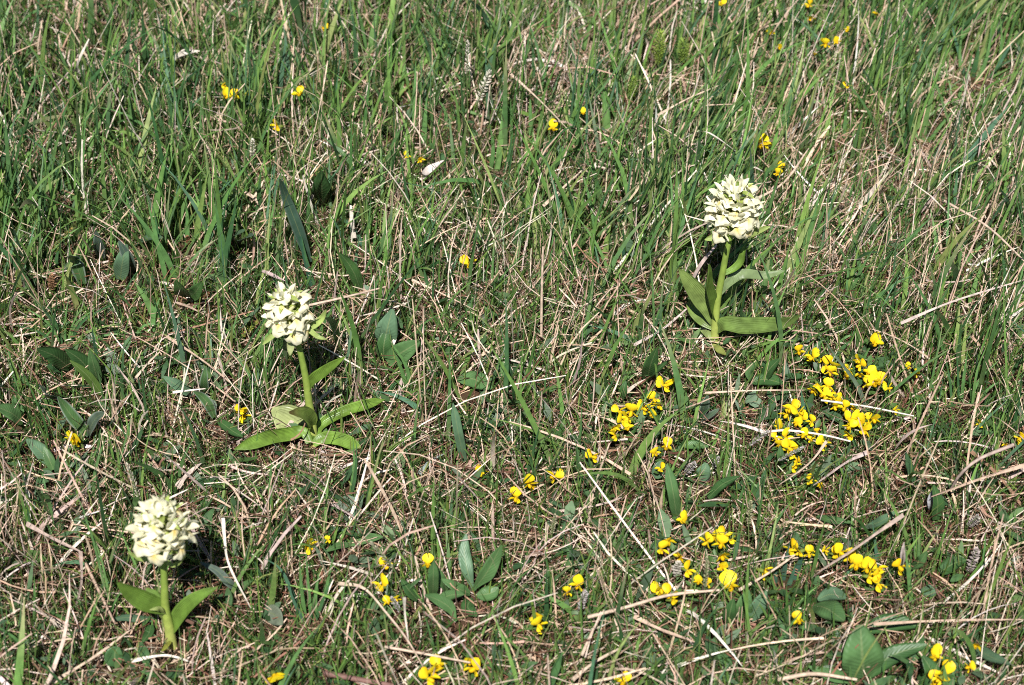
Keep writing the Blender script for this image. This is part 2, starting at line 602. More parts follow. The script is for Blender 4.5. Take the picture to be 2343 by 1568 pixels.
orchid('cream orchid between the other two, with splayed strap leaves flat at its base', conv_m,
       [(715, 1400), (705, 1200), (682, 1050), (655, 850), (605, 620), (555, 450), (510, 300), (478, 130)], [.0043, .0034, .0028, .0026, .0022, .0018, .0014, .001],
       ((545, 440), (476, 150), 212), 20,
       [([(690, 1385), (640, 1290), (540, 1310), (350, 1345), (75, 1440)], 120, -.012, dict(prof='strap', fold=.4, n=(0, -.75, .65))),
        ([(720, 1395), (800, 1345), (920, 1350), (1030, 1390), (1105, 1425)], 115, -.018, dict(prof='strap', fold=.3, n=(0, -.7, .7))),
        ([(725, 1370), (780, 1240), (960, 1135), (1140, 1080), (1300, 1035)], 95, .03, dict(fold=.7, prof='strap', n=(0.2, -.5, .8))),
        ([(690, 1340), (600, 1250), (500, 1180), (385, 1110)], 290, .004, dict(prof='spoon', col=(.42, .48, .20), n=(-.1, -.75, .65), fold=.14, wave=.14)),  # broad left leaf: its sunlit, glossy glow is put into the pale colour
        ([(705, 1300), (700, 1210), (640, 1150), (525, 1140)], 150, -.022, dict(prof='spoon', col=(.17, .25, .05), n=(.3, -.5, .8), fold=.35, tipcol=(.13, .09, .03))),
        ([(670, 960), (705, 880), (790, 815), (890, 745), (972, 690)], 92, -.006, dict(fold=.55, n=(-.25, -.8, .5), col=(.16, .27, .04))),
        ], [
        ([(572, 500), (545, 540), (535, 610), (528, 675)], 70, -.008, dict(col=(.45, .5, .22))),
        ([(640, 480), (720, 430), (785, 375), (822, 305)], 62, .004, {}),
        ([(630, 440), (700, 480), (760, 525), (830, 545)], 42, -.006, {}),
        ([(450, 470), (390, 510), (345, 550), (305, 590)], 50, -.004, {}),
        ([(520, 470), (495, 560), (490, 640), (505, 720)], 42, .012, dict(col=(.14, .2, .09))),
        ], 3, 1.0)
orchid('tall cream orchid above the big yellow patch, with the densest flower head', conv_r,
       [(418, 1400), (407, 1270), (425, 1050), (458, 870), (490, 700), (525, 540), (558, 350), (582, 140)], [.0034, .0031, .0028, .0025, .0023, .0021, .0016, .001],
       ((537, 470), (580, 170), 232), 26,
       [([(405, 1270), (480, 1215), (620, 1235), (800, 1225), (940, 1210), (1048, 1160)], 135, -.03, dict(prof='lance', fold=.35, n=(.1, -.65, .75), col=(.15, .23, .055))),
        ([(440, 990), (500, 910), (610, 840), (780, 850), (935, 812)], 85, .01, dict(fold=.3, n=[(.2, -.8, .5), (.2, -.7, .7), (0, -.5, .85), (0, -.8, .5)], col=(.22, .30, .13))),
        ([(470, 840), (560, 790), (605, 740), (622, 670), (652, 600)], 60, .008, dict(fold=.5, n=(-.4, -.75, .5))),
        ([(405, 1210), (350, 1080), (255, 950), (140, 805)], 165, .008, dict(fold=.25, n=(-.25, -.8, .55), col=(.2, .28, .075), wave=.1)),
        ([(412, 1180), (370, 1060), (345, 930), (362, 765)], 115, -.012, dict(fold=.7, n=(.75, -.5, .2), col=(.10, .17, .03))),  # leaf turned into shadow: the shade is painted in as a darker green
        ([(400, 1240), (330, 1170), (260, 1110), (195, 1060)], 150, .02, dict(n=(-.1, -.8, .6), col=(.17, .25, .06))),
        ([(410, 1350), (370, 1310), (335, 1285), (300, 1268)], 62, -.004, dict(col=(.3, .38, .14))),
        ([(412, 1380), (435, 1410), (460, 1430), (490, 1450)], 60, -.008, dict(col=(.34, .38, .1))),
        ], [
        ([(570, 545), (640, 545), (730, 510), (828, 478)], 60, -.004, {}),
        ([(500, 520), (440, 540), (390, 560), (330, 578)], 66, -.006, {}),
        ([(490, 540), (465, 600), (462, 650), (470, 705)], 48, .01, dict(col=(.13, .2, .09))),
        ([(530, 520), (590, 540), (650, 550), (700, 545)], 55, -.01, {}),
        ], 5, 1.03)
orchid('small cream orchid in front of a black shadow, lowest in the picture', conv_f,
       [(650, 1430), (625, 1260), (592, 1090), (582, 850), (572, 620), (555, 400), (560, 200)], [.0038, .0034, .0028, .0024, .002, .0016, .001],
       ((558, 450), (556, 180), 285), 20,
       [([(590, 1100), (500, 1060), (400, 1020), (280, 950), (160, 860)], 190, -.012, dict(fold=.35, n=(-.1, -.55, .8), col=(.14, .24, .04))),
        ([(580, 1060), (535, 1010), (480, 960), (415, 905)], 110, .012, dict(n=(-.2, -.6, .7), col=(.15, .25, .05))),
        ([(640, 1300), (700, 1170), (790, 1060), (910, 970), (1055, 900)], 150, .004, dict(fold=.45, n=(.15, -.5, .8), col=(.14, .24, .04))),
        ([(600, 1200), (560, 1130), (530, 1090), (450, 1100)], 70, -.01, dict(col=(.3, .36, .12))),
        ([(640, 1390), (610, 1420), (585, 1450), (555, 1480)], 45, -.006, dict(col=(.4, .42, .08))),
        ], [
        ([(545, 600), (460, 625), (370, 625), (250, 575)], 65, -.004, {}),
        ([(590, 620), (640, 690), (700, 680), (772, 615)], 42, -.004, {}),
        ([(590, 560), (650, 575), (680, 570), (700, 590)], 50, -.008, {}),
        ], 9, 1.12)

# ------------------------------------------------------------------ yellow pea flowers
Y1, Y2 = (.93, .74, .02), (.86, .54, .012)
STDS = [petal_mesh('petal', .0088, .0098, Y1, .28, .5, 'oval', 7, 7, Y2, M_YEL, notch=.13),
        petal_mesh('petal', .0094, .0088, Y1, -.25, .25, 'oval', 7, 7, Y2, M_YEL, notch=.1),
        petal_mesh('petal', .0082, .0078, Y2, .45, .9, 'oval', 7, 7, Y1, M_YEL, notch=.1)]
WINGS = [petal_mesh('petal', .0068, .0048, Y1, .5, .45, 'oval', 6, 5, Y2, M_YEL), petal_mesh('petal', .0074, .0042, Y1, .7, .1, 'oval', 6, 5, Y2, M_YEL)]
_v, _f = tube_arrays([(0, -.0045, -.001), (0, -.002, 0), (0, .001, .0002)], [.0008, .0015, .0017], 5, 6)
_v2, _f2 = tube_arrays([(0, 0, 0), (0, .003, -.0008), (0, .0055, .0002)], [.0012, .0017, .0004], 6, 6)
KEEL = mesh_from('blossom', np.concatenate([_v, _v2]), np.concatenate([_f, _f2 + len(_v)]),
                 np.concatenate([np.tile([.2, .26, .05], (len(_v), 1)), np.tile(Y2, (len(_v2), 1))]), (M_YEL,))


def blossom(parent, p, r, size=1.0, closed=False):
    yaw = r.uniform(-1.15, 1.15)
    pit = r.uniform(-.1, .7)
    M = (Matrix.Translation(Vector(p)) @ Matrix.Rotation(math.pi + yaw, 4, 'Z') @ Matrix.Rotation(pit, 4, 'X')
         @ Matrix.Rotation(r.uniform(-.5, .5), 4, 'Y') @ Matrix.Scale(size, 4))
    b = obj('blossom', KEEL, parent, mat4=M)
    st = r.choice(STDS)
    obj('petal', st, b, mat4=Matrix.Translation((0, .0006, .0008)) @ Matrix.Rotation(1.25 + r.uniform(-.4, .25) - (.9 if closed else 0), 4, 'X'))
    for sg in (-1, 1):
        obj('petal', r.choice(WINGS), b, mat4=Matrix.Translation((sg * .001, .0008, 0)) @ Matrix.Rotation(-sg * r.uniform(.15, .7), 4, 'Z')
            @ Matrix.Rotation(sg * r.uniform(.5, 1.1), 4, 'Y') @ Matrix.Rotation(r.uniform(-.25, .2), 4, 'X'))
    return b


LEAFLET = petal_mesh('leaf', .008, .0042, (.07, .14, .035), .3, .2, 'oval', 4, 3, None, M_HERB)


def vetch(label, spots, size=1.0, h=.022, seed=0, leaves=6, tall=False):
    r = random.Random(seed * 31 + 5)
    us = [s[0] for s in spots]; vs_ = [s[1] for s in spots]
    b = G(sum(us) / len(us), sum(vs_) / len(vs_) + 14 + (30 if tall else 0))
    root = thing('yellow_vetch', label, 'wildflower', b, 'yellow vetch flowers in the turf')
    for i, s in enumerate(spots):
        hh = h * r.uniform(.75, 1.25)
        p = G(s[0], s[1], hh) - b
        k = s[2] if len(s) > 2 else 1
        blossom(root, p, r, size * k * r.uniform(.9, 1.15), closed=r.random() < .2)
        g = np.array([p[0] * .55 + r.uniform(-.004, .004), p[1] + .006, float(H(b[0] + p[0] * .6, b[1] + p[1])) - b[2] - .003])
        obj('stem', tubes_mesh('stem', [([g, g * .4 + p * .6 + np.array([0, .004, .001]), p + np.array([0, .0035, -.001])], [.0006, .0005, .0005], (.12, .18, .05), 6, 5)], M_HERB), root)
        th = np.linspace(0, 6.28, 10)
        for f in (.4, 1.0):
            KEEP.append(b + p + np.stack([np.cos(th) * .0058 * size * f, 0 * th - .004, .002 + np.sin(th) * .0062 * size * f], 1))
    for i in range(leaves * len(spots) if len(spots) < 4 else leaves * 3 + 2 * len(spots)):
        s = r.choice(spots)
        p = G(s[0] + r.uniform(-22, 22), s[1] + r.uniform(-6, 22), r.uniform(.003, .016)) - b
        obj('leaf', LEAFLET, root, mat4=Matrix.Translation(Vector(p)) @ Matrix.Rotation(r.uniform(0, 6.28), 4, 'Z') @ Matrix.Rotation(r.uniform(-.2, .8), 4, 'X') @ Matrix.Scale(r.uniform(.6, 1.1), 4))
    return root


VETCH = [
    ('yellow vetch flowers at the upper end of the short slanting row right of centre', [(1518, 882, 1.1), (1526, 876), (1495, 913), (1508, 926), (1492, 950, .9)]),
    ('yellow vetch cluster at the lower end of the short slanting row right of centre', [(1471, 936), (1444, 942, 1.1), (1416, 942), (1421, 965, 1.2), (1400, 981, 1.1), (1431, 981), (1409, 998), (1440, 960)]),
    ('pair of yellow vetch flowers above a long strap leaf, below the slanting row', [(1524, 1024), (1498, 1039, .8)]),
    ('pale yellow vetch bud just under the pair below the slanting row', [(1513, 1074, .7)]),
    ('lone yellow vetch flower in straw below and to one side of the slanting row', [(1355, 1046)]),
    ('round yellow vetch flowers in a line at the top corner of the big patch', [(1826, 806, 1.05), (1844, 818), (1860, 820, 1.1), (1871, 825, .8)]),
    ('yellow vetch cluster under a crossing grass blade at the top of the big patch', [(1890, 836, 1.15), (1905, 838, 1.1), (1899, 853, 1.1), (1934, 863, .9), (1938, 850, .7)]),
    ('two small yellow vetch flowers behind the top of the big patch', [(1966, 826, .85), (1968, 836, .9)]),
    ('clear open yellow vetch flower standing alone above the big patch', [(1997, 787, 1.3)]),
    ('wide yellow vetch cluster at the outer edge of the big patch beside the straw', [(1966, 858), (1986, 855), (1995, 871, 1.1), (2011, 874, 1.2), (2000, 880), (2032, 889, .75), (1985, 880, .9)]),
    ('row of yellow vetch flowers through the middle of the big patch', [(1868, 878), (1860, 893), (1893, 886, .9), (1882, 905, 1.1), (1893, 915), (1908, 908), (1908, 930), (1919, 922, 1.1), (1932, 934), (1953, 934, .8)]),
    ('yellow vetch cluster with an upright grass blade crossing in front of it', [(1812, 939, 1.2), (1826, 947, 1.1), (1801, 949), (1832, 960), (1821, 970, .9), (1858, 966, .8)]),
    ('yellow vetch cluster at the low inner corner of the big patch, by grey heads', [(1784, 981, 1.1), (1773, 1003), (1795, 1002, 1.1), (1783, 1020), (1812, 1031, 1.2), (1803, 1026)]),
    ('small deep yellow vetch flowers in a short chain low in the big patch', [(1838, 997, .85), (1854, 1006, .8), (1868, 989, .7), (1880, 1016, 1.1), (1872, 1010, .9)]),
    ('upright yellow vetch cluster at the low outer corner of the big patch', [(1941, 961), (1943, 978, .9), (1963, 955, 1.1), (1971, 970, 1.2), (1973, 985, 1.1), (1998, 960, 1.1), (1985, 962), (1949, 998, .9)]),
    ('yellow vetch flower poking out below a leaning grey grass head', [(1812, 1068), (1824, 1056, .7)]),
    ('two small yellow vetch flowers in dead stalks well below the big patch', [(1850, 1100, .8), (1876, 1113, .8)]),
    ('heart-shaped yellow vetch flower with a small one, first of the lower yellow groups', [(1528, 1240, 1.15), (1511, 1256, .95)]),
    ('small winged yellow vetch flower above the lower yellow groups', [(1566, 1194, .9)]),
    ('heart-shaped yellow vetch flower stacked on a round one in front of a grey tuft', [(1561, 1281, 1.2), (1570, 1305)]),
    ('yellow vetch cluster with two flowers hanging one under the other', [(1617, 1241, 1.1), (1638, 1233, 1.05), (1654, 1229), (1650, 1246), (1668, 1236, .8), (1650, 1273, 1.25), (1649, 1298, .95)]),
    ('yellow vetch pair split by a bluish grass blade, beneath a dark hollow', [(1813, 1258, 1.2), (1832, 1262, 1.1), (1847, 1254, 1.15), (1850, 1268)]),
    ('yellow vetch flower touching the thick grey stalk', [(1887, 1260, .7), (1908, 1269), (1921, 1264)]),
    ('yellow vetch cluster running down beside the thick grey stalk', [(1947, 1281, 1.1), (1959, 1295, 1.1), (1980, 1302, 1.2), (1984, 1320, 1.1), (2006, 1303, 1.1), (2006, 1318), (2008, 1336, 1.1)]),
    ('pale-tipped yellow vetch flower beside the last cluster along the grey stalk', [(2057, 1297, 1.1)]),
    ('round yellow vetch flower between two lower groups, above broad leaves', [(1744, 1306, 1.05)]),
    ('large rounded yellow vetch flower standing over a broad leaf', [(1671, 1344, 1.35)]),
    ('two small pale yellow vetch buds behind a grass stem', [(1598, 1332, .8), (1619, 1336, .7)]),
    ('yellow vetch cluster under a white straw, lowest of the middle groups', [(1506, 1357, 1.1), (1525, 1361, 1.1), (1535, 1373, 1.1), (1512, 1348)]),
    ('small yellow vetch flower above a large pointed leaf', [(1828, 1421, .9)]),
    ('small orange-yellow vetch bud in brown thatch', [(1322, 1339, 1.0)]),
    ('tiny yellow vetch bud low in brown thatch', [(1297, 1355, .7)]),
    ('two yellow vetch flowers one above the other beside a thin stem', [(1229, 1411, 1.1), (1231, 1429, 1.05)]),
    ('yellow vetch flower cut by the lower picture edge', [(1427, 1562, 1.1)]),
    ('round yellow vetch flower among tall blades above the lower edge', [(701, 1251, 1.3), (752, 1236, .5)]),
    ('yellow vetch flower just under a slanting grass spike', [(878, 1297)]),
    ('broad yellow vetch flower below the slanting grass spike', [(876, 1343, 1.35)]),
    ('two small yellow vetch buds beneath a broad yellow flower', [(888, 1377, .7), (906, 1371, .7)]),
    ('two-lobed yellow vetch flower beside an upright narrow leaf', [(979, 1292, 1.1)]),
    ('two-lobed yellow vetch flower at the lower edge below the small orchid', [(627, 1544, 1.4)]),
    ('big yellow vetch cluster at the lower edge left of centre', [(988, 1540, 1.4), (1005, 1525, 1.2), (978, 1552, 1.1)]),
    ('yellow vetch flower half hidden by straw near the lower edge', [(1086, 1530, 1.1), (1072, 1514, .9)]),
    ('lone yellow vetch flower, outermost of three rising in a line', [(1181, 1139, 1.05)]),
    ('lone yellow vetch flower, middle of three rising in a line', [(1209, 1108, 1.1), (1219, 1115, .7)]),
    ('lone yellow vetch flower, topmost of three rising in a line', [(1269, 1091, 1.15)]),
    ('drooping orange-yellow vetch flower at the foot of a long strap leaf', [(1099, 1078, .9)]),
    ('oval yellow vetch flower in the lower corner', [(2133, 1502, 1.2)]),
    ('yellow vetch cluster at the lower edge near the corner', [(2163, 1545, 1.3), (2135, 1560, 1.1), (2150, 1552)]),
    ('blurred yellow vetch flower beside a long leaf in the lower corner', [(2231, 1477, 1.1), (2216, 1527, .8)]),
    ('small yellow vetch flower in fine dark grass near the picture edge', [(2246, 972, .8)]),
    ('yellow vetch flower cut by the side edge of the picture', [(2334, 1003, 1.1), (2300, 1017, .7)]),
    ('tiny yellow vetch buds just outside the big patch', [(2096, 856, .7), (2076, 841, .6)]),
    ('lone yellow vetch bud beyond a long pale straw', [(2047, 939, .6)]),
    ('yellow vetch flower beside the middle orchid, close to its leaves', [(556, 949, 1.2), (550, 940, .8)]),
    ('pale yellow vetch flower by a silvery leaf near the side edge', [(175, 1011, 1.25), (166, 1003)]),
    ('lone yellow vetch flower in mid meadow above a tangle of straw', [(1071, 606, 1.1)]),
]
for i, (lab, sp_) in enumerate(VETCH):
    vetch(lab, sp_, .82, .022, i)
FAR = [
    ('small far yellow flower at the top edge, tall grass round it', [(1650, 12, 1.0)]),
    ('far yellow flower right under the top edge among green blades', [(1852, 12, 1.05), (1853, 42, .9)]),
    ('far orange-yellow flower on its own near the top', [(1762, 76, .9)]),
    ('tiny far yellow flower low beside a green blade near the top', [(1784, 110, .8)]),
    ('pair of far orange-yellow flowers over dry stems', [(1889, 103, 1.1), (1913, 97, .9), (1862, 123, .6)]),
    ('pale far yellow flower in the upper grass', [(2004, 30, .9), (1938, 72, .7)]),
    ('narrow far yellow bud over leaning straw', [(1934, 200, .8)]),
    ('far yellow flower on the straw-coloured tuft', [(1742, 334, 1.3), (1750, 328, 1.1)]),
    ('far yellow flower just above the tall orchid', [(1780, 387, 1.0), (1776, 397, .8)]),
    ('round far yellow flower in the middle of the upper meadow', [(1267, 294, 1.2)]),
    ('pale yellow-green bud above the round far flower', [(1334, 260, .7)]),
    ('far yellow flower beside the white crumpled leaf', [(958, 368, 1.0), (929, 358, .7)]),
    ('far yellow flower with a brown cap, upper meadow', [(638, 291, 1.2)]),
    ('far yellow flower beside a grey-green dead leaf', [(686, 216, 1.0)]),
    ('tiny far yellow flower near the top edge', [(742, 66, .8)]),
    ('group of three far yellow flowers in pale straw', [(509, 193, .9), (515, 223, 1.15), (535, 224, 1.15), (562, 218, .6)]),
]
for i, (lab, sp_) in enumerate(FAR):
    vetch(lab, sp_, .78, .045, 100 + i, leaves=3, tall=True)

# ------------------------------------------------------------------ broad-leaved herbs
GL, GLB, GLD, GRY = (.085, .175, .06), (.11, .20, .11), (.05, .12, .036), (.2, .25, .2)


def herb(name, label, cat, base_px, leaves, group=None, mat=None):
    """leaves: (pixels base->tip, width px, height at tip, keywords)"""
    b = G(*base_px)
    root = thing(name, label, cat, b, group)
    for i, (px, w, ht, kw) in enumerate(leaves):
        m = len(px)
        hs = ht if isinstance(ht, (list, tuple)) else [.006 + (ht - .006) * (q / (m - 1)) ** .8 for q in range(m)]
        P3 = np.array([G(*q, h_) - b for q, h_ in zip(px, hs)])
        s = float(np.linalg.norm(G(base_px[0] + 1, base_px[1]) - b))
        d = dict(col=GL, prof='lance', fold=.22, wave=.08, n=(0, -.35, .9))
        d.update(kw)
        me = leaf_mesh('leaf', P3, w * s, d['col'], mat or M_LEAF, d['prof'], d['n'], d['fold'], 14, 7, d['wave'], d.get('tipcol'), edge=d.get('edge'),
                       twist=d.get('twist', 0), thick=.0003, seed=i)
        obj('leaf', me, root)
        keep(me, b)
    return root


HAIR = (.3, .36, .3)
herb('plantain', 'large pointed green leaf plant near the lower corner, one leaf upright facing the camera', 'plant', (1975, 1552), [
    ([(1975, 1550), (1972, 1500), (1968, 1430)], 92, .045, dict(n=(0, -.8, .6), fold=.1)),
    ([(1985, 1545), (2040, 1500), (2120, 1475)], 40, .03, dict(col=GLD)),
    ([(1985, 1440), (2040, 1425), (2100, 1432)], 44, .02, dict(col=GLD)),
    ([(1960, 1555), (1900, 1545), (1850, 1525)], 30, .02, {})])
herb('plantain', 'rounded green leaf pair with a black shadow under it, beside crossing straws', 'plant', (1860, 1400), [
    ([(1862, 1385), (1890, 1392), (1930, 1420)], 56, .022, dict(fold=.12, prof='oval')),
    ([(1870, 1372), (1900, 1360), (1935, 1368)], 36, .018, dict(prof='oval', col=GLB))])
herb('dandelion_rosette', 'green rosette with a long leaf rising to a point, below the centre', 'plant', (1085, 1365), [
    ([(1080, 1352), (1110, 1315), (1130, 1280), (1147, 1248)], 36, .05, dict(prof='spoon', n=(.3, -.7, .6), wave=.12)),
    ([(1082, 1348), (1070, 1310), (1062, 1265), (1066, 1222)], 30, .035, dict(prof='spoon', wave=.2, col=GLB)),
    ([(1075, 1358), (1045, 1345), (1010, 1325)], 26, .02, dict(wave=.2)),
    ([(1090, 1362), (1120, 1358), (1140, 1345)], 36, .014, dict(prof='oval')),
    ([(1078, 1368), (1070, 1390), (1090, 1410)], 30, .01, dict(prof='oval', col=GLD))])
herb('dandelion_rosette', 'green arching-leaved plant left of the rosette, one narrow leaf upright', 'plant', (1020, 1395), [
    ([(1042, 1422), (1030, 1392), (1000, 1372), (972, 1362)], 30, .028, dict(prof='spoon', wave=.1)),
    ([(990, 1362), (991, 1325), (992, 1283)], 24, .045, dict(prof='strap', n=(0, -.85, .5))),
    ([(1022, 1352), (1010, 1325), (993, 1292)], 22, .03, dict(wave=.25)),
    ([(955, 1372), (935, 1350), (918, 1326)], 26, .025, dict(col=GLD)),
    ([(1000, 1375), (1030, 1362), (1060, 1360)], 26, .02, {})])
herb('plantain', 'horizontal dark green leaf behind the slanting grass spike', 'plant', (800, 1246), [
    ([(800, 1244), (835, 1232), (876, 1228)], 24, .02, dict(n=(0, -.7, .7))), ([(800, 1246), (770, 1250), (745, 1262)], 18, .014, {})])
herb('dead_leaf', 'curled grey-green leaf lying on straw near the small orchid', 'leaf', (605, 1412), [
    ([(602, 1402), (625, 1405), (646, 1428)], 42, .022, dict(col=(.2, .24, .17), prof='oval', n=(-.2, -.6, .7)))])
herb('dock_plant', 'dark pointed leaf with a paler one above it, right of the middle orchid', 'plant', (885, 830), [
    ([(885, 828), (920, 806), (960, 782)], 46, .03, dict(n=(.1, -.7, .7), fold=.15)),
    ([(880, 800), (884, 760), (898, 708)], 52, .045, dict(n=(0, -.8, .6), col=GLB, prof='spoon')),
    ([(878, 822), (878, 790), (886, 750)], 34, .03, dict(n=(0, -.8, .6), col=GLD))])
herb('plantain', 'flat oval green leaf lying in mid meadow', 'plant', (1045, 878), [([(1046, 868), (1085, 868), (1124, 890)], 40, .012, dict(prof='oval', fold=.1, n=(0, -.5, .85)))])
herb('hawkweed', 'single long strap leaf standing in straw left of the slanting yellow row', 'plant', (1062, 1060), [
    ([(1062, 1056), (1048, 990), (1036, 922)], 21, .06, dict(prof='strap', n=(.2, -.85, .5), col=GLB))])
herb('hawkweed', 'single long upright strap leaf above the lower yellow groups', 'plant', (1548, 1190), [
    ([(1548, 1188), (1540, 1130), (1526, 1062)], 26, .055, dict(prof='strap', n=(.1, -.85, .5), col=GL))])
herb('hawkweed', 'plant with a long silver-edged leaf curving up near the side edge', 'plant', (205, 1000), [
    ([(203, 994), (170, 960), (148, 930), (132, 908)], 30, .05, dict(edge=HAIR, n=(.3, -.6, .7))),
    ([(203, 998), (208, 975), (222, 955), (238, 945)], 28, .05, dict(edge=HAIR, n=(-.5, -.6, .5), col=(.11, .16, .11))),
    ([(130, 912), (112, 905), (90, 880)], 18, .05, dict(edge=HAIR, col=(.1, .14, .09)))])
herb('plantain', 'dark ribbed plantain leaves at the left edge, level with the middle orchid', 'plant', (190, 880), [
    ([(160, 842), (125, 815), (85, 798)], 40, .05, dict(n=(.2, -.7, .7), col=GLD)),
    ([(215, 862), (185, 825), (150, 800)], 34, .045, dict(n=(.3, -.7, .6), col=GLD)),
    ([(235, 905), (200, 860), (160, 825)], 22, .04, dict(col=(.08, .14, .03))),
    ([(225, 880), (215, 840), (205, 800)], 26, .05, dict(n=(.2, -.8, .5)))])
herb('plantain', 'long dull green leaf lying in from the side edge above the straw', 'plant', (120, 1068), [
    ([(118, 1062), (90, 1030), (60, 1005)], 34, .025, dict(col=GLB)), ([(50, 965), (25, 945), (-10, 930)], 40, .03, dict(col=GL)),
    ([(122, 1075), (112, 1050), (100, 1022)], 24, .02, {})])
herb('hawkweed', 'plant with upright silver-edged leaves left of the middle orchid', 'plant', (488, 958), [
    ([(490, 955), (478, 928), (462, 908), (443, 896)], 24, .035, dict(edge=HAIR, n=(.4, -.7, .5))),
    ([(468, 905), (466, 875), (470, 838)], 22, .045, dict(edge=HAIR, n=(.2, -.85, .5))),
    ([(445, 905), (410, 885), (374, 862)], 30, .03, dict(col=GLB)),
    ([(500, 962), (530, 985), (555, 1000)], 24, .02, dict(col=GLD))])
herb('clover', 'pair of round bright leaves like rabbit ears in the tall grass', 'plant', (438, 690), [
    ([(430, 680), (415, 668), (402, 642)], 34, .05, dict(prof='oval', n=(0, -.8, .6), col=(.07, .17, .04))),
    ([(434, 680), (448, 668), (462, 646)], 32, .05, dict(prof='oval', n=(0, -.8, .6), col=(.08, .19, .05)))])
herb('hawkweed', 'bluish broad leaf upright behind the middle orchid', 'plant', (712, 610), [
    ([(708, 600), (680, 520), (655, 455), (640, 410)], 26, .11, dict(prof='lance', n=(.2, -.9, .4), col=(.065, .13, .085), edge=(.13, .19, .15)))])
herb('hawkweed', 'crinkled green leaf arching beside the middle orchid head', 'plant', (822, 668), [
    ([(824, 664), (812, 630), (796, 602), (776, 580)], 26, .055, dict(n=(.3, -.8, .5), wave=.12, col=(.07, .16, .045)))])
herb('hawkweed', 'broad dark leaf facing the camera in the upper meadow', 'plant', (738, 470), [
    ([(738, 468), (736, 430), (735, 392)], 44, .06, dict(n=(0, -.9, .4), col=GLD, prof='spoon')), ([(742, 470), (752, 440), (760, 412)], 26, .05, {})])
herb('hawkweed', 'blue-grey leaves in a fan in the left meadow', 'plant', (285, 590), [
    ([(300, 620), (292, 590), (272, 552)], 30, .05, dict(col=(.09, .15, .11), edge=HAIR, n=(0, -.85, .5))),
    ([(275, 640), (280, 600), (290, 560)], 36, .045, dict(col=GLB, n=(0, -.85, .5))),
    ([(232, 590), (226, 560), (220, 530)], 26, .05, dict(col=(.09, .15, .11), edge=HAIR, n=(0, -.85, .5))),
    ([(190, 650), (172, 600), (160, 585)], 30, .05, dict(col=GL, edge=HAIR)),
    ([(310, 560), (340, 545), (372, 545)], 26, .045, dict(col=GLB))])
herb('hawkweed', 'grey-green leaf clump behind the left meadow blades', 'plant', (560, 640), [
    ([(545, 560), (560, 545), (578, 540)], 34, .06, dict(col=(.12, .19, .13), prof='oval')), ([(520, 560), (535, 540), (560, 528)], 30, .055, dict(col=GLB, prof='oval'))])
herb('plantain', 'dark folded leaf at the foot of the big yellow patch', 'plant', (1760, 870), [
    ([(1718, 876), (1750, 868), (1790, 878)], 34, .014, dict(col=GLD, prof='oval')), ([(1745, 870), (1760, 845), (1782, 822)], 30, .03, dict(col=GLD)),
    ([(1720, 872), (1715, 850), (1725, 830)], 24, .025, {})])
herb('dock_plant', 'tall dark leaf upright behind the slanting yellow row', 'plant', (1455, 880), [
    ([(1480, 872), (1488, 835), (1502, 798)], 34, .05, dict(n=(0, -.9, .4), col=GLD)), ([(1478, 872), (1500, 850), (1530, 825)], 18, .04, dict(col=GLD)),
    ([(1420, 915), (1425, 895), (1432, 870)], 20, .025, dict(col=GLD))])
herb('hawkweed', 'hairy blue-green leaf upright between the two yellow patches', 'plant', (1600, 960), [
    ([(1604, 955), (1610, 930), (1618, 905)], 26, .035, dict(col=(.1, .16, .1), edge=HAIR, n=(.3, -.8, .5))), ([(1605, 960), (1625, 950), (1645, 935)], 16, .025, dict(col=(.1, .16, .1), edge=HAIR))])
herb('plantain', 'small oval leaf below the inner corner of the big yellow patch', 'plant', (1790, 1065), [([(1790, 1062), (1786, 1045), (1784, 1020)], 20, .03, dict(prof='oval', n=(0, -.9, .4)))])
herb('dock_plant', 'dark leaf clump below the slanting yellow row, beside grey heads', 'plant', (1650, 1130), [
    ([(1620, 1140), (1650, 1110), (1690, 1090)], 24, .03, dict(col=GLD)), ([(1600, 1100), (1610, 1080), (1616, 1060)], 34, .02, dict(prof='oval', col=GLB)),
    ([(1500, 1095), (1506, 1075), (1512, 1055)], 30, .02, dict(prof='oval', col=GLB)), ([(1560, 1020), (1590, 1018), (1620, 1022)], 24, .012, dict(prof='oval'))])
herb('plantain', 'two broad pointed leaves under the large rounded yellow flower', 'plant', (1700, 1420), [
    ([(1700, 1415), (1702, 1385), (1712, 1350)], 40, .03, dict(n=(0, -.8, .6))), ([(1715, 1418), (1735, 1385), (1752, 1352)], 36, .03, dict(n=(0, -.8, .6), col=GLB)),
    ([(1665, 1425), (1670, 1400), (1678, 1370)], 30, .03, dict(col=GLD))])
herb('dock_plant', 'dark leaf with a lighter midrib leaning at the right above the thick stalk', 'plant', (1900, 1220), [
    ([(1870, 1180), (1900, 1190), (1950, 1196)], 20, .02, dict(col=GL)), ([(1985, 1205), (2020, 1190), (2050, 1170)], 22, .025, dict(col=GLB))])
herb('dock_plant', 'dark broad-leaved clump beyond the last lower yellow cluster', 'plant', (2130, 1330), [
    ([(2150, 1310), (2180, 1290), (2210, 1282)], 34, .02, dict(col=GLD)), ([(2080, 1300), (2105, 1285), (2120, 1262)], 26, .03, {}),
    ([(2110, 1345), (2128, 1352), (2140, 1340)], 32, .015, dict(prof='oval', col=GLB)), ([(2140, 1190), (2145, 1150), (2135, 1110)], 30, .04, dict(col=GLD)),
    ([(2100, 1560), (2130, 1540), (2110, 1500)], 40, .03, dict(col=GLD)), ([(2215, 1470), (2260, 1500), (2310, 1520)], 30, .03, dict(col=GLB))])
herb('dead_leaf', 'grey oval dead leaf standing on edge near the side edge', 'leaf', (2140, 1168), [
    ([(2142, 1166), (2138, 1145), (2134, 1120)], 44, .03, dict(col=(.36, .36, .38), prof='oval', n=(.3, -.85, .4), fold=.1))])
